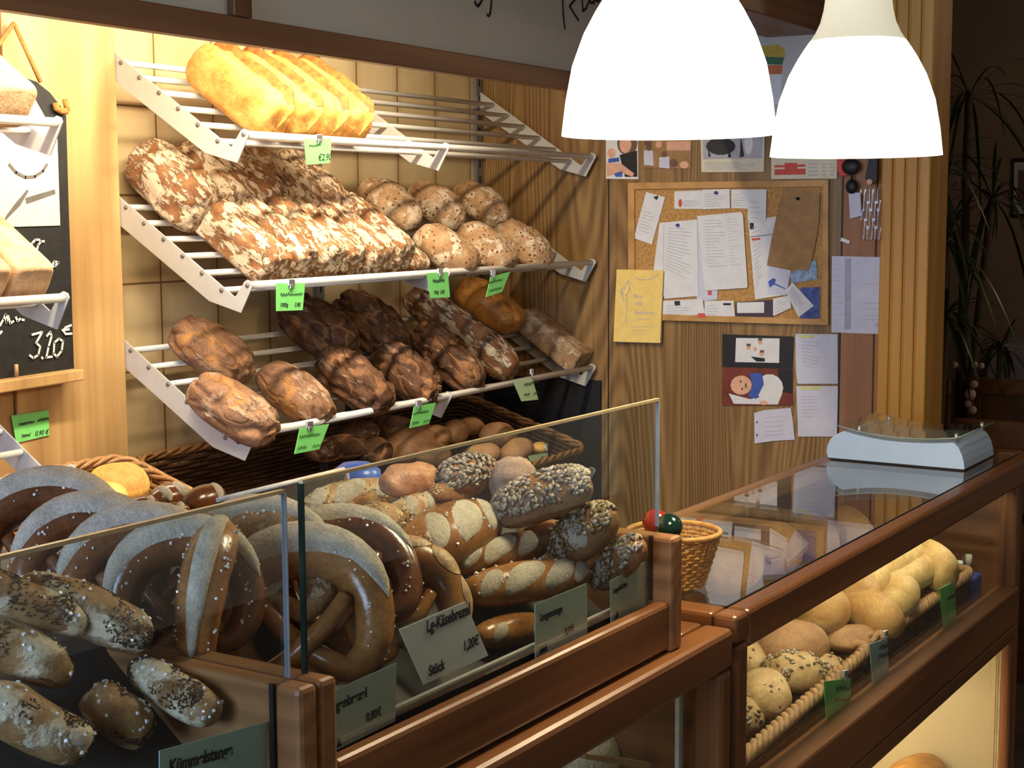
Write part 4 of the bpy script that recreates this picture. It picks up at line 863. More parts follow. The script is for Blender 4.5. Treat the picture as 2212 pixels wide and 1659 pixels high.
for i, (px, py, m, s_, lb) in enumerate([(778, 942, 0, .12, 'dark roll at the back left of the shaded basket'), (850, 932, 0, .13, 'dark oval roll below the middle green card'), (745, 968, 0, .11, 'dark roll left of centre in the shaded basket'), (812, 978, 0, .11, 'dark roll just above the glass edge in the shaded basket'), (700, 975, 0, .11, 'dark roll at the left end of the shaded basket'),
        (905, 930, 2, .07, 'small tan roll beside the dark oval roll'), (940, 948, 1, .11, 'brown roll in the middle of the shaded basket'), (985, 935, 1, .1, 'brown roll right of the middle of the shaded basket'), (880, 968, 1, .14, 'long brown roll lying along the glass edge'), (1018, 925, 2, .09, 'tan roll standing at the back of the shaded basket'),
        (1075, 945, 2, .13, 'large pale brown roll at the right of the shaded basket'), (935, 985, 1, .1, 'brown roll under the glass edge, left of the seeded rolls'), (1040, 985, 1, .1, 'brown roll behind the sunflower roll'), (1165, 970, 3, .06, 'small golden roll above the pale green card'), (1115, 975, 2, .1, 'tan roll behind the crumb-topped bun')]):
    c = atpl(px, py, V((0, 2.2, .975)), V((0, -sin(radians(17.7)), cos(radians(17.7)))))
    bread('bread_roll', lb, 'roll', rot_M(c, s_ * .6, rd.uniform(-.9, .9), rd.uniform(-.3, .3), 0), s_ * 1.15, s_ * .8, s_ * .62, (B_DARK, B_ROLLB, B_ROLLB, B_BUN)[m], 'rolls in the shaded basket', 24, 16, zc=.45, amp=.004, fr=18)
# ------------------------------------------------------------------ left counter and its wooden trays (counter frame u, v, z)
def ct(name, label, cat, base, **k): return T(name, label, cat, base, CF, **k)
lc = ct('counter_cabinet', 'lower wooden glass counter under the bread trays, floury loaves inside', 'counter', (1.2, 1.12, 0))
lc.part('front_rail', MB().box(.2, .907, .926, 2.016, .957, .985), W_RED, bevel=.008)
lc.part('end_rail', MB().box(1.945, .958, .945, 2.016, 1.345, .985), W_REDV, bevel=.006)
lc.part('rear_rail', MB().box(.2, 1.3, .93, 1.944, 1.345, .985), W_RED, bevel=.006)
lc.part('post', MB().box(1.972, .908, 0, 2.016, .957, .925), W_REDZ, bevel=.01)
lc.part('post', MB().box(1.972, 1.3, 0, 2.016, 1.345, .944), W_REDZ, bevel=.006)
lc.part('side_panel', MB().box(1.985, .958, .05, 2.0, 1.3, .944), W_REDV)
lc.part('top_glass', MB().box(.2, .958, .974, 1.944, 1.299, .98), M_GLASS)
lc.part('front_glass', MB().box(.2, .962, .1, 1.97, .967, .926), M_GLASS)
lc.part('glass_edge', MB().box(1.958, .968, .1, 1.97, .975, .926), plain('pale_profile', (.75, .76, .7), .4))
lc.part('shelf', MB().box(.2, .98, .58, 1.97, 1.3, .6), W_RED)
lc.part('back_panel', MB().box(.2, 1.31, .05, 1.97, 1.32, .93), M_CREAMP)
lc.part('plinth', MB().box(.2, .93, 0, 1.97, 1.3, .1), W_RED)
def tray(label, u0, u1, bl, br, gap):
    t = ct('bread_tray', label, 'bread tray', ((u0 + u1) / 2, 1.2, .985))
    t.part('front_rail', MB().box(u0, .931, .99, u1, .954, 1.058), W_RED, bevel=.006)
    for a, q in ((u0, bl), (u1, br)):
        if q: t.part('end_board', MB().box(min(a, a + q), .928, .985, max(a, a + q), 1.24, 1.148), W_BOARD, bevel=.006)
    t.part('rear_board', MB().box(u0, 1.62, .985, u1, 1.635, 1.16), W_RED)
    t.part('liner', MB().add([(u0, .984, .988), (u1, .984, .988), (u1, 1.215, 1.1625), (u0, 1.215, 1.1625), (u0, 1.62, 1.1625), (u1, 1.62, 1.1625), (u0, .984, .985), (u1, .984, .985), (u1, 1.215, 1.159), (u0, 1.215, 1.159), (u0, 1.62, 1.159), (u1, 1.62, 1.159)],
        [(0, 1, 2, 3), (3, 2, 5, 4), (7, 6, 9, 8), (8, 9, 10, 11), (0, 6, 7, 1), (4, 5, 11, 10)]), M_LINER)
    t.part('liner_front', MB().box(u0 + .004, .976, .988, u1 - .004, .98, 1.058), M_LINER)
    t.part('liner_lip', MB().box(u0 + .004, .9755, 1.0585, u1 - .004, .9815, 1.0615), M_LIP)
    return t
tr_ = tray('wooden bread tray behind the right glass pane, pretzels and lye rolls', 1.121, 1.85, -.028, .036, 0)
tl_ = tray('wooden bread tray behind the left glass pane, caraway sticks', .2, 1.063, 0, .028, 0)
def pane(label, u0, u1, z0, z1, lf, rt):
    t = ct('glass_guard', label, 'glass pane', ((u0 + u1) / 2, .96, z0), group='glass guards before the breads')
    t.part('glass', MB().box(u0, .957, z0, u1, .962, z1), M_GLASS)
    t.part('top_edge', MB().box(u0, .9568, z1, u1, .9622, z1 + .0035), M_GEDGEL)
    for u, m in lf: t.part('side_edge', MB().box(u - .0016, .9565, z0, u + .0016, .9625, z1), m)
    for u, m, za, zb in rt: t.part('side_edge', MB().box(u - .001, .9567, za, u + .001, .9623, zb), m)
    return t
pane('tall glass guard before the pretzels and rolls', 1.108, 1.866, 1.062, 1.3385, [(1.108, M_GEDGE)], [(1.866, M_GEDGEB, 1.16, 1.338)])
pane('glass guard at the left before the caraway sticks', .2, 1.082, 1.062, 1.3335, [], [(1.083, M_GEDGEB, 1.15, 1.333)])
one('glass_seal', MB().box(1.846, .9572, 1.058, 1.8495, .9626, 1.15), M_DARK, 'black seal where the tall glass guard meets the end board', 'seal', (1.848, .96, 1.06), CF)
one('glass_seal', MB().box(1.058, .957, .99, 1.0625, .9622, 1.15), M_DARK, 'black seal on the divider board above the caraway card', 'seal', (1.06, .96, .99), CF)
# loaves inside the left counter
for i, (px, py, L, Wd) in enumerate([(1450, 1622, .16, .13), (1345, 1590, .2, .11), (1450, 1545, .16, .11), (1280, 1640, .15, .1)]):
    c = atv(px, py, 1.13)
    bread('bread_loaf', ['large grey floury loaf inside the lower counter beside the pale profile', 'long grey floury loaf inside the lower counter', 'pale loaf at the back inside the lower counter, under the rail', 'grey floury loaf at the left corner inside the lower counter'][i], 'bread', rot_M(c, .1, (.6, -.5, .3, .2)[i] - .04, (.2, -.35, 0, .1)[i], 0), L, Wd, .11, B_GREYF, 'grey floury loaves in the lower counter', amp=.004, fr=18)
q = [atv(x, y, 1.02) for x, y in ((1265, 1628), (1405, 1648), (1405, 1662), (1265, 1640))]; one('crate_edge', MB().slab(q, CV * .03).box(0, 0, 0, .001, .001, .001, Matrix.Translation(q[3])), W_PINE, 'pale wooden crate edge in front of the grey loaves', 'crate', bevel=.003)
# ------------------------------------------------------------------ breads in the trays
def floor_z(v): return min(.99 + .75 * (v - .985), 1.165)
def pv(px, py, h=.035, ul=1.78):
    d = ray(px, py); dv, du = d.dot(CV), d.dot(CU); lo, hi = .99, 1.6
    for _ in range(40):
        m = (lo + hi) / 2
        if 1.6 + d.z * m / dv > floor_z(m) + h: lo = m
        else: hi = m
    v = min(lo, ul * dv / du); return CAM + d * (v / dv)
def item(name, label, cat, a, b, wpx, mat, h=.035, Hf=.85, ul=1.78, roll=0, ln=1.0, group=None, vb=None, **kw):
    A, B_ = pv(*a, h, ul), pv(*b, vb if vb is not None else h, ul); w = wpx * depth((A + B_) / 2) / F_PX; c = (A + B_) / 2
    A, B_ = c + (A - c) * ln, c + (B_ - c) * ln
    M, L = stick_M(A, B_, w * Hf, V((-.25, -.3, 1)), roll); return bread(name, label, cat, M, L, w, w * Hf, mat, group, **kw)
sun = lambda n, mt=None, ph0=.1, ph1=pi - .1: (lambda S, sd: ('sunflower_seeds', seeds(S, n * 2, .0125, .0068, sd, ph0, ph1, nm=2), [S_SUN, S_SUNL]))
pump = lambda n: (lambda S, sd: ('seed_topping', seeds(S, int(n * 1.7), .013, .007, sd, .1, pi - .1, nm=2), [S_SUNL, S_PUMP]))
salt = lambda n: (lambda S, sd: ('salt', crumbs(S, n, .0013, sd, .3, 2.7), S_SALT))
car = lambda n, mm=(.1, pi - .1): (lambda S, sd: ('caraway_seeds', seeds(S, n, .0042, .0017, sd, *mm, clump=24), S_CAR))
ses = lambda n: (lambda S, sd: ('sesame', seeds(S, n, .0045, .0025, sd, .4, 2.6), S_SES))
cuts = lambda *th, ph=1.0, dth=.13, dph=.75, sk=0.0: [(t, ph, dph * .0 + dth, dph, sk) for t in th]
# cut marks run across the loaf: a lens turned so that its length follows ph
def xcut(*th, ph=1.1, ln=.85, w=.42): return [(t, pi - ph, ln, w, pi / 2 + .3) for t in th]
LG = 'lye rolls in the right tray'
LP = dict(zc=.45, amp=.002, fr=14)
item('lye_stick', 'front lye stick with cream cuts above the two grey cards', 'lye stick', (1003, 1282), (1268, 1236), 100, B_LAUGEL, .035, group=LG, ex=.8, er=.65, split=(xcut(-.75, -.2, .35, .85, ph=1.0), B_SPLIT), topping=[salt(50)], **LP)
item('lye_stick', 'second lye stick lying behind the front one', 'lye stick', (965, 1222), (1178, 1172), 84, B_LAUGEL, .045, group=LG, ex=.8, er=.65, split=(xcut(-.7, -.15, .4, ph=1.0), B_SPLIT), topping=[salt(40)], **LP)
item('lye_stick', 'big reddish lye roll with three cream cuts in the middle of the pile', 'lye stick', (872, 1200), (1055, 1125), 150, B_LAUGEL, .06, group=LG, ex=.8, er=.65, split=(xcut(-.55, .05, .6, ph=1.15, ln=.8), B_SPLIT), topping=[salt(40), ses(30)], **LP)
item('lye_stick', 'lye roll with a pale round cut under the front stick', 'lye stick', (1030, 1378), (1172, 1350), 78, B_LAUGEL, .02, group=LG, ex=.8, er=.65, split=(xcut(-.6, .5, ph=.7, ln=.7), B_SPLIT), **LP)
item('lye_stick', 'topped lye stick with pale cuts at the back left of the right pane', 'lye stick', (640, 1100), (850, 1058), 84, B_CHBUN, .04, group=LG, ex=.8, er=.65, split=(xcut(-.75, -.1, .6, ph=1.1), B_SPLIT), topping=[ses(80)], **LP)
item('lye_stick', 'lye stick crossing behind the cheese bun', 'lye stick', (845, 1120), (930, 1085), 66, B_CHBUN, .05, group=LG, ex=.8, er=.65, split=(xcut(-.3, .5, ph=1.1), B_SPLIT), topping=[ses(40)], **LP)
item('cheese_bun', 'round cheese-topped bun left of the big reddish lye roll', 'roll', (755, 1138), (868, 1118), 80, B_CHBUN, .05, zc=.4, amp=.006, fr=30, topping=[ses(60)])
item('ham_bun', 'shiny reddish bun at the back of the pile', 'roll', (825, 1052), (945, 1028), 84, B_HAM, .07, zc=.4, amp=.006, fr=30)
item('seeded_roll', 'brown seeded bun before the back sunflower roll', 'roll', (925, 1072), (1035, 1050), 62, B_SUN, .07, zc=.4, amp=.005, fr=30, topping=[ses(120)])
item('seeded_roll', 'roll with coarse sunflower seeds at the back of the pile', 'roll', (950, 1045), (1062, 1010), 92, B_SUN, .08, topping=[sun(170)], **LP)
item('crumb_bun', 'grey crumb-topped bun standing at the top of the pile', 'roll', (1078, 1082), (1140, 995), 100, B_CRUMB, .09, 1.0, zc=.45, amp=.003, fr=60)
item('seeded_roll', 'long brown roll covered in sunflower seeds at the right top', 'roll', (1068, 1112), (1278, 1042), 112, B_SUN, .09, 1.72, ul=1.76, ex=.75, er=.65, topping=[sun(260, ph0=.6, ph1=2.9)], group=None, Hf=.9) if False else item('seeded_roll', 'long brown roll covered in sunflower seeds at the right top', 'roll', (1068, 1112), (1278, 1042), 112, B_SUN, .09, .9, 1.76, ex=.75, er=.65, topping=[sun(260, ph0=.6, ph1=2.9)], **LP)
item('seeded_roll', 'seeded roll with a grey split, leaning by the end board', 'roll', (1205, 1200), (1325, 1112), 118, B_SUN, .07, .85, 1.78, ex=.8, er=.7, split=([(.1, 2.5, .75, .5, pi / 2)], B_SPLIT), topping=[pump(230)], **LP)
item('seeded_roll', 'smaller seeded roll behind the rightmost grey card', 'roll', (1292, 1262), (1388, 1172), 86, B_SUN, .05, .85, 1.8, ex=.8, er=.7, split=([(-.3, 2.4, .6, .4, pi / 2), (.55, 2.4, .6, .4, pi / 2)], B_SPLIT), topping=[pump(130)], **LP)
item('lye_stick', 'shaded lye stick in the gap behind the seeded roll', 'lye stick', (1110, 1180), (1215, 1150), 70, B_LAUGE, .05, group=LG, ex=.8, er=.65, **LP)
item('lye_roll', 'lye roll end with pale underside by the divider board', 'roll', (632, 1440), (745, 1462), 72, B_LAUGEL, .02, split=([(.6, 2.5, .9, .8, pi / 2)], B_SPLIT), **LP)
item('lye_roll', 'small lye roll between the big pretzel and the cards', 'roll', (775, 1428), (858, 1400), 58, B_LAUGEL, .02, **LP)
for i, (a, b_, w) in enumerate([((268, 1102), (345, 1092), 52), ((322, 1085), (402, 1062), 62), ((402, 1092), (480, 1066), 66), ((330, 1112), (410, 1098), 40)]):
    item('lye_roll', ['dark lye roll with a grey split in front of the butter buns', 'lye roll with a wide grey split at the basket edge', 'round dark lye roll above the left glass edge', 'small dark lye roll just above the left glass edge'][i], 'roll', a, b_, w, B_LAUGE, .05, .9, group='dark lye rolls at the back', split=([(.35, 2.1, .9, .5, pi / 2 + .2)] if i != 1 else [(-.5, 2.1, .9, .4, pi / 2), (.45, 2.1, .9, .8, pi / 2)], B_SPLIT), **LP)
def prz(label, px, py, nrm, up, size, seed, h=.075, mat=None, ul=1.72, v=None, **k): return pretzel(label, atv(px, py, v) if v else pv(px, py, h, ul), V(nrm), V(up), size, mat or B_LAUGE, B_SPLIT, S_SALT, seed, **k)
prz('large pretzel behind the dark glass edge, its broad split on top', 655, 1330, (-.75, -.62, .5), (.1, .12, 1), .2, 1, mat=B_LAUGEL, split_ang=.8, split_w=1.05)
prz('pretzel seen edge-on with a long narrow split, beside the large one', 455, 1300, (.475, -.817, -.11), (-.33, -.55, .74), .17, 2, split_ang=0.0, split_w=.5, mat=B_LAUGEL)
prz('pretzel wedged behind the edge-on one', 400, 1290, (-.65, -.6, .3), (-.05, .1, 1), .165, 3, split_ang=.68)
prz('pretzel with a wide grey split under the left glass edge', 308, 1272, (-.7, -.6, .45), (.15, .1, 1), .18, 4, split_ang=.68, v=1.215)
prz('pretzel cut by the left glass edge, second from the left', 195, 1235, (-.7, -.6, .45), (.15, .1, 1), .172, 5, split_ang=.75, v=1.3)
prz('leftmost dark pretzel below the lowest left rack', 105, 1188, (-.7, -.6, .45), (.1, .1, 1), .19, 6, split_ang=.7, v=1.42)
prz('pretzel lying flat behind the large one with a long pale split', 742, 1250, (-.5, -.55, .75), (.05, .25, .9), .185, 7, split_ang=.75)
prz('pretzel at the back behind the glass joint', 565, 1232, (-.6, -.6, .6), (.1, .15, 1), .17, 8, split_ang=.75, mat=B_CHBUN)
prz('cheese pretzel glazed with drips behind the tilted card', 855, 1318, (-.62, -.62, .6), (.15, .15, 1), .18, 9, h=.055, cheese=B_CHEESE, mat=B_LAUGEL)
# caraway sticks
CS = 'caraway sticks in the left tray'
for i, (a, b_, w, h, hb, lb) in enumerate([((40, 1262), (322, 1385), 120, .10, .075, 'caraway stick on top of the pile, its end by the divider board'), ((-90, 1250), (185, 1352), 100, .12, .10, 'caraway stick at the very back of the pile'), ((-110, 1335), (150, 1462), 118, .085, .065, 'pale caraway stick with a white end at the left edge'),
        ((190, 1495), (322, 1592), 118, .04, .03, 'caraway stick lying low in the middle of the left tray'), ((290, 1440), (468, 1552), 100, .04, .03, 'caraway stick on the tray floor against the divider board'), ((-60, 1500), (190, 1625), 130, .05, .04, 'dark caraway stick at the bottom left corner')]):
    item('caraway_stick', lb, 'bread stick', a, b_, w, B_STICK, h, .88, 1.04, vb=hb, group=CS, nu=40, nv=34, ex=.72, er=.62, zc=.45, amp=.005, fr=18, topping=[car(1300), salt(30)])
# ------------------------------------------------------------------ counter cards
def vcard(name, label, quad, v, mat, lines, th=.0012): return card(name, label, quad, atv, v, mat, lines, None, th, group='printed cards in the trays')
vcard('name_card', 'tilted pale card reading Lg-Käsebrezel 1,20€', [(863, 1360), (1005, 1300), (1055, 1416), (915, 1479)], .9545, M_CARD, [('Lg-Käsebrezel', .06, .68, .23, 0, 'LEFT', .78, .0004), ('1,20€', .62, .2, .2, 0, 'LEFT', .8, .0003), ('Stück', .08, .08, .2, 0, 'LEFT', .8, .0004)])
vcard('name_card', 'pale card reading Augenbrezel 0,80€ by the divider board', [(692, 1505), (857, 1432), (854, 1558), (690, 1640)], .968, M_CARD, [('Augenbrezel', .1, .66, .24, 0, 'LEFT', .85, .0004), ('0,80€', .6, .24, .2, 0, 'LEFT', .85, .0003), ('Stück', .08, .06, .2, 0, 'LEFT', .85, .0004)])
vcard('name_card', 'grey card reading Laugenstange behind the tall glass', [(1156, 1306), (1268, 1260), (1269, 1372), (1157, 1424)], .968, M_CARD, [('Laugenstange', .08, .66, .2, 0, 'LEFT', .72, .0003), ('0,90€', .55, .2, .2, 0, 'LEFT', .7, .0003), ('Stück', .06, .07, .18, 0, 'LEFT', .7, .0003)])
vcard('name_card', 'rightmost grey card below the smaller seeded roll', [(1319, 1255), (1414, 1203), (1412, 1297), (1320, 1350)], .968, M_CARD, [('Laugenbrötchen', .06, .68, .18, 0, 'LEFT', .55, .0002), ('1,20', .06, .1, .2, 0, 'LEFT', .6, .0003)])
vcard('name_card', 'blue-green card reading Kümmelstange at the bottom left', [(345, 1622), (578, 1560), (578, 1690), (345, 1755)], .968, M_CARDB, [('Kümmelstange', .06, .6, .3, 0, 'LEFT', .82, .0005)])
# white rail and a blue cap added for a window reflection, behind the pretzels
A, B_ = cf(atv(470, 1080, 1.32)), cf(atv(742, 1014, 1.32))
wr = ct('serving_tray', 'white-edged serving tray standing behind the pretzels', 'tray', ((A.x + B_.x) / 2, 1.32, 1.165))
wr.part('edge', MB().tube([A, B_, B_ + V((.006, 0, -.005)), B_ + V((.008, 0, -.02))], .0035, 8), M_LIP)
wr.part('panel', MB().box(A.x, 1.319, 1.166, B_.x, 1.323, A.z - .003), M_LINER)
c = atv(770, 1030, 1.34); one('blue_reflection', MB().lathe([(0, .022), (.02, .02), (.034, .01), (.038, -.01), (.036, -.01), (0, 0)][::-1], 28, c), plain('reflection_blue', (.06, .14, .55), .3), 'blue cap shape standing in for a window reflection behind the back lye stick', 'blue_reflection')
# ------------------------------------------------------------------ right counter
rc = ct('counter_cabinet', 'right wooden glass counter with a basket of rolls inside', 'counter', (2.93, 1.13, 0))
U0, U1 = 2.022, 3.85
rc.part('front_rail', MB().box(2.068, .907, .94, U1, .946, 1.0), W_RED, bevel=.007)
rc.part('corner_block', MB().box(U0, .907, .955, 2.0675, .946, 1.0), W_REDV, bevel=.007)
rc.part('end_rail', MB().box(U0, .9465, .955, 2.074, 1.345, 1.0), W_REDV, bevel=.006)
rc.part('end_rail', MB().box(3.79, .9465, .955, U1, 1.345, 1.0), W_REDV, bevel=.006)
rc.part('rear_rail', MB().box(2.0745, 1.312, .955, 3.7895, 1.345, 1.0), W_LAMPLITX, bevel=.006)
rc.part('seal', MB().box(2.0745, .9465, .985, 3.7895, .949, .9985).box(2.0745, .949, .985, 2.077, 1.312, .9985), M_DARK)
rc.part('top_glass', MB().box(2.077, .949, .991, 3.7895, 1.3115, .998), M_GLASS)
rc.part('post', MB().box(2.03, .908, 0, 2.076, .955, .9545), W_REDZ, bevel=.01)
rc.part('post', MB().box(3.69, .92, 0, 3.75, .96, .939), W_REDZ, bevel=.008)
rc.part('end_panel', MB().box(2.03, .956, .05, 2.045, 1.34, .954), W_REDV)
rc.part('end_panel', MB().box(3.752, .96, .05, 3.78, 1.34, .95), W_REDV)
rc.part('mid_rail', MB().box(2.0765, .908, .6, 3.6895, .962, .688), W_RED, bevel=.006)
rc.part('mid_moulding', MB().box(2.0765, .912, .558, 3.6895, .955, .5955), W_RED, bevel=.006)
rc.part('front_glass', MB().box(2.0765, .944, .688, 3.6895, .949, .94), M_GLASS)
rc.part('back_panel', MB().box(2.045, 1.33, .05, 3.752, 1.34, .954), W_DARKZ)
rc.part('shelf', MB().box(2.045, .963, .585, 3.752, 1.33, .6), W_RED)
rc.part('rear_shelf', MB().box(2.046, 1.2, .815, 3.6, 1.329, .825), W_RED)
rc.part('lower_glass', MB().box(2.0765, .94, .1, 3.66, .945, .558), M_GLASS)
rc.part('lower_glass_edge', MB().box(3.66, .938, .1, 3.664, .947, .558), M_GEDGEL)
rc.part('lower_back', MB().box(2.046, 1.3, .05, 3.752, 1.31, .584), M_CREAMP)
rc.part('lower_end', MB().box(3.738, .946, .1, 3.7515, 1.299, .584), M_CREAMP)
rc.part('lower_floor', MB().box(2.046, .93, .05, 3.752, 1.3, .1), M_CREAMP)
rc.part('light_strip', MB().box(2.2, 1.27, .572, 3.6, 1.285, .583), M_TUBE)
c = atv(1972, 1690, 1.12); bread('bread_loaf', 'orange-brown loaf top at the bottom of the lit lower compartment', 'bread', rot_M(c, .1, -.04), .34, .14, .1, B_GOLD, None, amp=.004)
Mb = CF @ Matrix.Translation((2.475, 1.14, .6045)) @ Matrix.Rotation(-radians(3.2), 4, 'Y')
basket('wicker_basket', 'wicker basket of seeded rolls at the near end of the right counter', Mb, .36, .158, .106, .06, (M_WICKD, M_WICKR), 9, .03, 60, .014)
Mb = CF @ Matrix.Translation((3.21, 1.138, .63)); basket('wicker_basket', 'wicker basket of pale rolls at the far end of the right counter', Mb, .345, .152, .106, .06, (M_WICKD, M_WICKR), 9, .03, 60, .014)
one('basket_stand', MB().box(2.9, 1.0, .6005, 3.5, 1.25, .6295), W_RED, 'low wooden block raising the far basket in the right counter', 'block', (3.2, 1.12, .6), CF)
RG = 'rolls in the right counter'
for nm, lb, px, py, z, L, Wd, H, yaw, pit, rl, mat, kw in [
        ('seeded_roll', 'light seeded roll at the near left corner of the near basket', 1652, 1502, .725, .135, .095, .08, .5, -.1, 0, B_SEEDR, {}),
        ('seeded_roll', 'roll dotted with pumpkin seeds in the near basket', 1712, 1458, .74, .12, .1, .085, -.4, .1, 0, B_SEEDR, dict(topping=[pump(60)])),
        ('bread_roll', 'large smooth brown oval roll in the near basket', 1712, 1398, .762, .2, .125, .095, .0, .15, 0, B_ROLLB, {}),
        ('bread_roll', 'folded triangular brown roll at the end of the near basket', 1838, 1385, .735, .14, .1, .06, -.5, .1, 0, B_ROLLB, dict(ex=.6, er=1.3, ep=1.3)),
        ('seeded_roll', 'small seeded roll by the near basket rim under the blue-grey card', 1782, 1452, .72, .09, .08, .06, .3, 0, 0, B_SEEDR, dict(topping=[pump(30)])),
        ('seeded_roll', 'light seeded roll cut off by the post, upper one', 1618, 1428, .75, .1, .08, .07, .2, 0, 0, B_SEEDR, {}), ('seeded_roll', 'seeded roll cut off by the post, lower one', 1617, 1545, .7, .1, .07, .07, .2, 0, 0, B_SEEDR, dict(topping=[pump(40)])),
        ('bread_roll', 'round golden roll behind the large brown one', 1775, 1322, .79, .15, .11, .1, .1, .1, 0, B_ROLL, {}), ('bread_roll', 'kidney-shaped golden roll at the front of the far basket', 1878, 1322, .775, .17, .1, .085, 1.3, -.25, 0, B_ROLL, dict(bend=.012)),
        ('bread_roll', 'pale split roll with a white lip at the far basket rim', 1942, 1294, .775, .19, .085, .08, .1, -.1, 0, B_ROLLP, dict(bend=.01)), ('bread_roll', 'golden roll tucked under the top rail above the kidney-shaped one', 1852, 1282, .8, .13, .1, .085, .3, 0, 0, B_ROLL, {}),
        ('long_roll', 'long white roll in the middle of the far basket', 1958, 1250, .795, .31, .08, .075, -.12, -.03, 0, B_ROLLP, {}), ('long_roll', 'long white roll under the top rail in the far basket', 1920, 1218, .83, .3, .08, .075, -.12, -.03, 0, B_ROLLP, {}),
        ('bread_roll', 'pale roll with a soft fold at the far end of the far basket', 2012, 1222, .8, .17, .1, .1, .9, -.25, 0, B_ROLLP, dict(bend=.01)), ('bread_roll', 'white roll end between the long rolls', 1878, 1255, .815, .12, .08, .08, -.1, 0, 0, B_ROLLP, {})]:
    c = atz(px, py, z); k = cf(c)
    if k.y < .975 + Wd / 2: c = c + CV * 0
    bread(nm, lb, 'roll', rot_M(c, H, yaw, pit, rl, CF), L, Wd, H, mat, RG, 32, 20, **dict(dict(zc=.45, amp=.003, fr=14, ex=.85, er=.8), **kw))
for i, (px, py, L, Wd, m) in enumerate([(1572, 1225, .2, .13, B_ROLLB), (1668, 1188, .18, .13, B_ROLLB), (1752, 1168, .2, .13, B_ROLLB), (1830, 1150, .2, .12, B_ROLL)]):
    c = atv(px, py, 1.245)
    bread('bread_loaf', ['brown loaf seen through the counter glass, nearest the small basket', 'round brown loaf seen through the counter glass, second along', 'long brown loaf seen through the counter glass, third along', 'pale brown loaf seen through the counter glass, farthest along'][i], 'bread', rot_M(c, .12, .2 * i, 0, 0, CF), L, Wd, .115, m, 'loaves on the rear shelf of the right counter', 32, 22, zc=.45, amp=.004, fr=14)
for lb, quad, v, m, sc_ in (('green price card clipped to the near basket in the right counter', [(1780, 1472), (1838, 1465), (1838, 1555), (1786, 1562)], .952, M_GREEN, [(.2, .85, .7, 1.4), (.2, .8, .45, 1.2)]), ('pale blue-grey price card clipped where the two baskets meet', [(1878, 1392), (1918, 1378), (1920, 1462), (1886, 1478)], .952, M_CARDB, [(.2, .8, .75, 1.2), (.2, .8, .55, 1.2)]), ('green price card clipped to the far basket in the right counter', [(2030, 1272), (2062, 1256), (2066, 1340), (2038, 1356)], .953, M_GREEN, [(.2, .8, .6, 1.2)])):
    card('price_card', lb, quad, atv, v, m, (), (.5, .018), scr=sc_)
for i, (px, py, hgt, m, cap, lb) in enumerate([(2048, 1232, .07, M_DARK, M_PAPER, 'small dark bottle with a white cap at the far end of the counter'), (2092, 1222, .075, M_RED, M_CREAM, 'small red bottle with a pale cap at the far end of the counter'), (2072, 1236, .055, M_RED, M_WHITE, 'small red and white bottle between the two capped bottles')]):
    c = cf(atv(px, py, 1.03)); t = ct('small_bottle', lb, 'bottle', (c.x, c.y, c.z - hgt), group='small bottles in the counter')
    t.part('body', MB().lathe([(0, 0), (.011, 0), (.012, .004), (.012, hgt * .8), (.006, hgt), (0, hgt)], 20, (c.x, c.y, c.z - hgt)), m); t.part('cap', MB().lathe([(0, hgt), (.008, hgt), (.0085, hgt + .028), (0, hgt + .03)], 16, (c.x, c.y, c.z - hgt)), cap)
q = cf(atv(2104, 1280, .99)); one('blue_packet', MB().box(q.x - .03, .985, q.z - .07, q.x + .05, 1.03, q.z + .04), M_BLUE, 'dark blue packet at the far end of the right counter', 'packet', (q.x, 1.0, q.z - .07), CF, bevel=.006)
q = cf(atv(2142, 1235, 1.0)); one('clear_holder', MB().box(q.x - .02, 1.0, q.z - .08, q.x - .017, 1.05, q.z + .04).box(q.x + .017, 1.0, q.z - .08, q.x + .02, 1.05, q.z + .04).box(q.x - .02, 1.0, q.z - .08, q.x + .02, 1.05, q.z - .077), M_BAG, 'clear plastic holder in the far corner of the right counter', 'holder', (q.x, 1.02, q.z - .08), CF)
# small round basket of coloured eggs on the near end of the right counter's glass
eb = cf(atz(1455, 1262, 1.0)); r0 = .072; hb_ = .082
t = ct('egg_basket', 'small pale woven basket with coloured eggs behind the end board', 'basket', (eb.x, eb.y, 1.0))
wv = MB(); cb_ = V((eb.x, eb.y, 1.0))
def ring(h, o=0, n=72): return [cb_ + V(((r0 * (.68 + .34 * h) + o * cos(i * pi / 2)) * cos(2 * pi * i / n), (r0 * (.68 + .34 * h) + o * cos(i * pi / 2)) * sin(2 * pi * i / n), .003 + h * hb_)) for i in range(n)]
for j in range(14): wv.tube(ring(j / 14, .0018 * (1 if j % 2 else -1)), .0027, 5, False, True)
t.part('weave', wv, M_WICKP); s_ = MB()
for i in range(36): s_.tube([cb_ + V((r0 * .68 * cos(i * pi / 18), r0 * .68 * sin(i * pi / 18), .002)), cb_ + V((r0 * 1.02 * cos(i * pi / 18), r0 * 1.02 * sin(i * pi / 18), hb_ + .003))], .0016, 5)
t.part('stakes', s_, M_WICKP); t.part('rim', MB().tube(ring(1.03, .0), .0045, 8, False, True), M_WICKP); t.part('base', MB().lathe([(0, .001), (r0 * .68, .001), (r0 * .68, .004), (0, .004)], 32, cb_), M_WICKP)
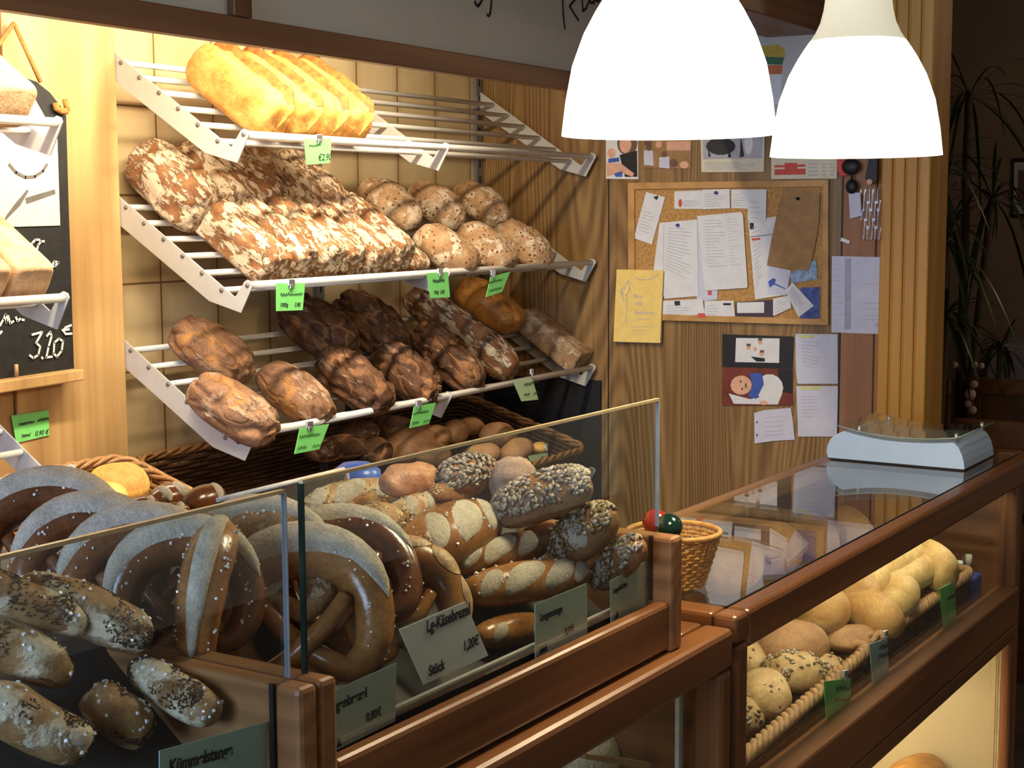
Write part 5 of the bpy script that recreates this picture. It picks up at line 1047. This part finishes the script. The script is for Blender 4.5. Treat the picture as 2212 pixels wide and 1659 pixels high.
for lb, px, py, dv, col_ in (('shiny red egg in the small woven basket', 1416, 1128, .01, (.42, .03, .015)), ('shiny dark green egg in the small woven basket', 1446, 1138, -.03, (.005, .035, .025))):
    c = atv(px, py, eb.y + dv); one('egg', MB().ball((0, 0, 0), (.028, .021, .021), 28, 18), plain('egg_' + lb.split()[1] + lb.split()[2][:3], col_, .15, .6, var=.1), lb, 'egg', group='coloured eggs').matrix_world = Matrix.Translation(c) @ Matrix.Rotation(.5, 4, 'Z')
for k, (dx_, dy_) in enumerate(((-.012, .012), (.018, .0), (.0, -.02))):
    one('egg', MB().ball((0, 0, 0), (.026, .02, .02), 20, 14), MATS['egg_redegg'] if k != 1 else M_YEL, ['red egg low in the small woven basket', 'yellow egg low in the small woven basket', 'red egg at the front inside the small woven basket'][k], 'egg', group='coloured eggs').matrix_world = CF @ Matrix.Translation((eb.x + dx_, eb.y + dy_, 1.045))
# coin tray
ut = 3.476
prof = [(1788, 991), (1785, 975), (1787, 962), (1793, 949), (1803, 940), (1822, 931), (1850, 939), (1880, 945.5), (1915, 951.5), (1960, 956), (2010, 957.5), (2060, 956), (2071, 968), (2078, 983), (2082, 1000), (2083, 1015.5)]
pp = [cf(atu(x, y, ut)) for x, y in prof]; zf = min(p.z for p in pp)
pp = [V((p.x, p.y, 1.0 + (p.z - 1.0) * 1.0)) for p in pp]; pp[0].z = pp[-1].z = 1.0015
t = ct('coin_tray', 'white curved coin tray with a glass top on the right counter', 'coin tray', (ut + .13, 1.15, 1.0))
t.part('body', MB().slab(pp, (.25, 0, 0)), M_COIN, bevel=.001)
top = [p for p in pp[5:12]]
def up_(p, k): return V((p.x, p.y, p.z + .009 + k))
ext = [top[0] + (top[0] - top[1]) * .35] + top + [top[-1] + (top[-1] - top[-2]) * .35 + V((0, 0, .004))]
g = MB()
for k in range(len(ext) - 1): g.slab([up_(ext[k], 0) + V((-.008, 0, 0)), up_(ext[k + 1], 0) + V((-.008, 0, 0)), up_(ext[k + 1], 0) + V((.27, 0, 0)), up_(ext[k], 0) + V((.27, 0, 0))], (0, 0, .004))
t.part('glass_top', g, M_GLASS); t.part('glass_rim', MB().tube([up_(p, .002) + V((-.008, 0, 0)) for p in ext] + [up_(ext[-1], .002) + V((.27, 0, 0))], .0016, 6), plain('rim_glassgreen', (.42, .5, .42), .2))
for p in (top[1], top[-1]):
    for du in (.02, .235): t.part('pin', MB().tube([p + V((du, 0, -.002)), p + V((du, 0, .02))], .004, 12), M_CHROME)
t.part('foot', MB().box(ut - .0005, pp[-1].y, .9985, ut + .25, pp[0].y, 1.0013), M_DARK)
# ------------------------------------------------------------------ light
def area(name, loc, rot, sx, sy, pw, col):
    l = bpy.data.lights.new(name, 'AREA'); l.shape = 'RECTANGLE'; l.size = sx; l.size_y = sy; l.energy = pw; l.color = col
    o = bpy.data.objects.new(name, l); COL.objects.link(o); o.location = loc; o.rotation_euler = rot; return o
tb = T('fluorescent_tube', 'warm tube light hidden behind the fascia above the racks', 'light', (2.3, 1.83, 2.16))
tb.part('tube', MB().tube([(1.3, 1.83, 2.16), (3.1, 1.83, 2.16)], .013, 12), M_TUBE); tb.part('holder', MB().box(1.25, 1.8, 2.18, 3.15, 1.86, 2.235), M_WHITE)
area('shelf_tube_light', (2.2, 1.84, 2.14), (radians(28), 0, 0), 1.8, .05, 40, (1, .84, .6))
def point(name, loc, pw, col, r=.03):
    l = bpy.data.lights.new(name, 'POINT'); l.energy = pw; l.color = col; l.shadow_soft_size = r
    o = bpy.data.objects.new(name, l); COL.objects.link(o); o.location = loc
point('lamp_bulb_light', (1.827, .831, 1.715), 9.5, (1, .8, .5), .06)
point('lamp_bulb_light', (2.466, .783, 1.706), 9.5, (1, .8, .5), .06)
point('back_room_fill', (5.9, -.2, 2.4), 9, (1, .75, .5), .1)  # unseen fill light added to brighten the dim back room
area('window_daylight', (-2.6, 1.25, 1.9), (radians(90), 0, radians(-90)), 1.6, 1.5, 135, (.5, .69, 1))
k = CF @ V((2.9, 1.24, .56)); area('counter_strip_light', k, (0, 0, CA), 1.4, .02, 9, (1, .85, .6))
k = CF @ V((2.9, .975, .935)); area('counter_top_strip', k, (radians(20), 0, CA), 1.5, .015, 2.4, (1, .9, .7))
k = CF @ V((1.3, 1.15, .915)); area('left_counter_strip', k, (0, 0, CA), 1.2, .02, .6, (.95, .95, .85))
w_ = bpy.data.worlds.new('room_glow'); SC.world = w_; w_.use_nodes = True
w_.node_tree.nodes['Background'].inputs[0].default_value = (1, .86, .7, 1); w_.node_tree.nodes['Background'].inputs[1].default_value = .17
# ------------------------------------------------------------------ camera and output look
cd = bpy.data.cameras.new('camera'); cam = bpy.data.objects.new('camera', cd); COL.objects.link(cam)
cd.sensor_fit = 'HORIZONTAL'; cd.sensor_width = 36; cd.lens = F_PX * 36 / 2212; cd.clip_start = .02
cam.matrix_world = Matrix(((RT.x, UP.x, -FW.x, CAM.x), (RT.y, UP.y, -FW.y, CAM.y), (RT.z, UP.z, -FW.z, CAM.z), (0, 0, 0, 1)))
SC.camera = cam
SC.view_settings.view_transform = 'Standard'; SC.view_settings.look = 'None'; SC.view_settings.exposure = 0; SC.view_settings.gamma = 1
SC.cycles.max_bounces = 10; SC.cycles.transparent_max_bounces = 16; SC.cycles.use_denoising = True
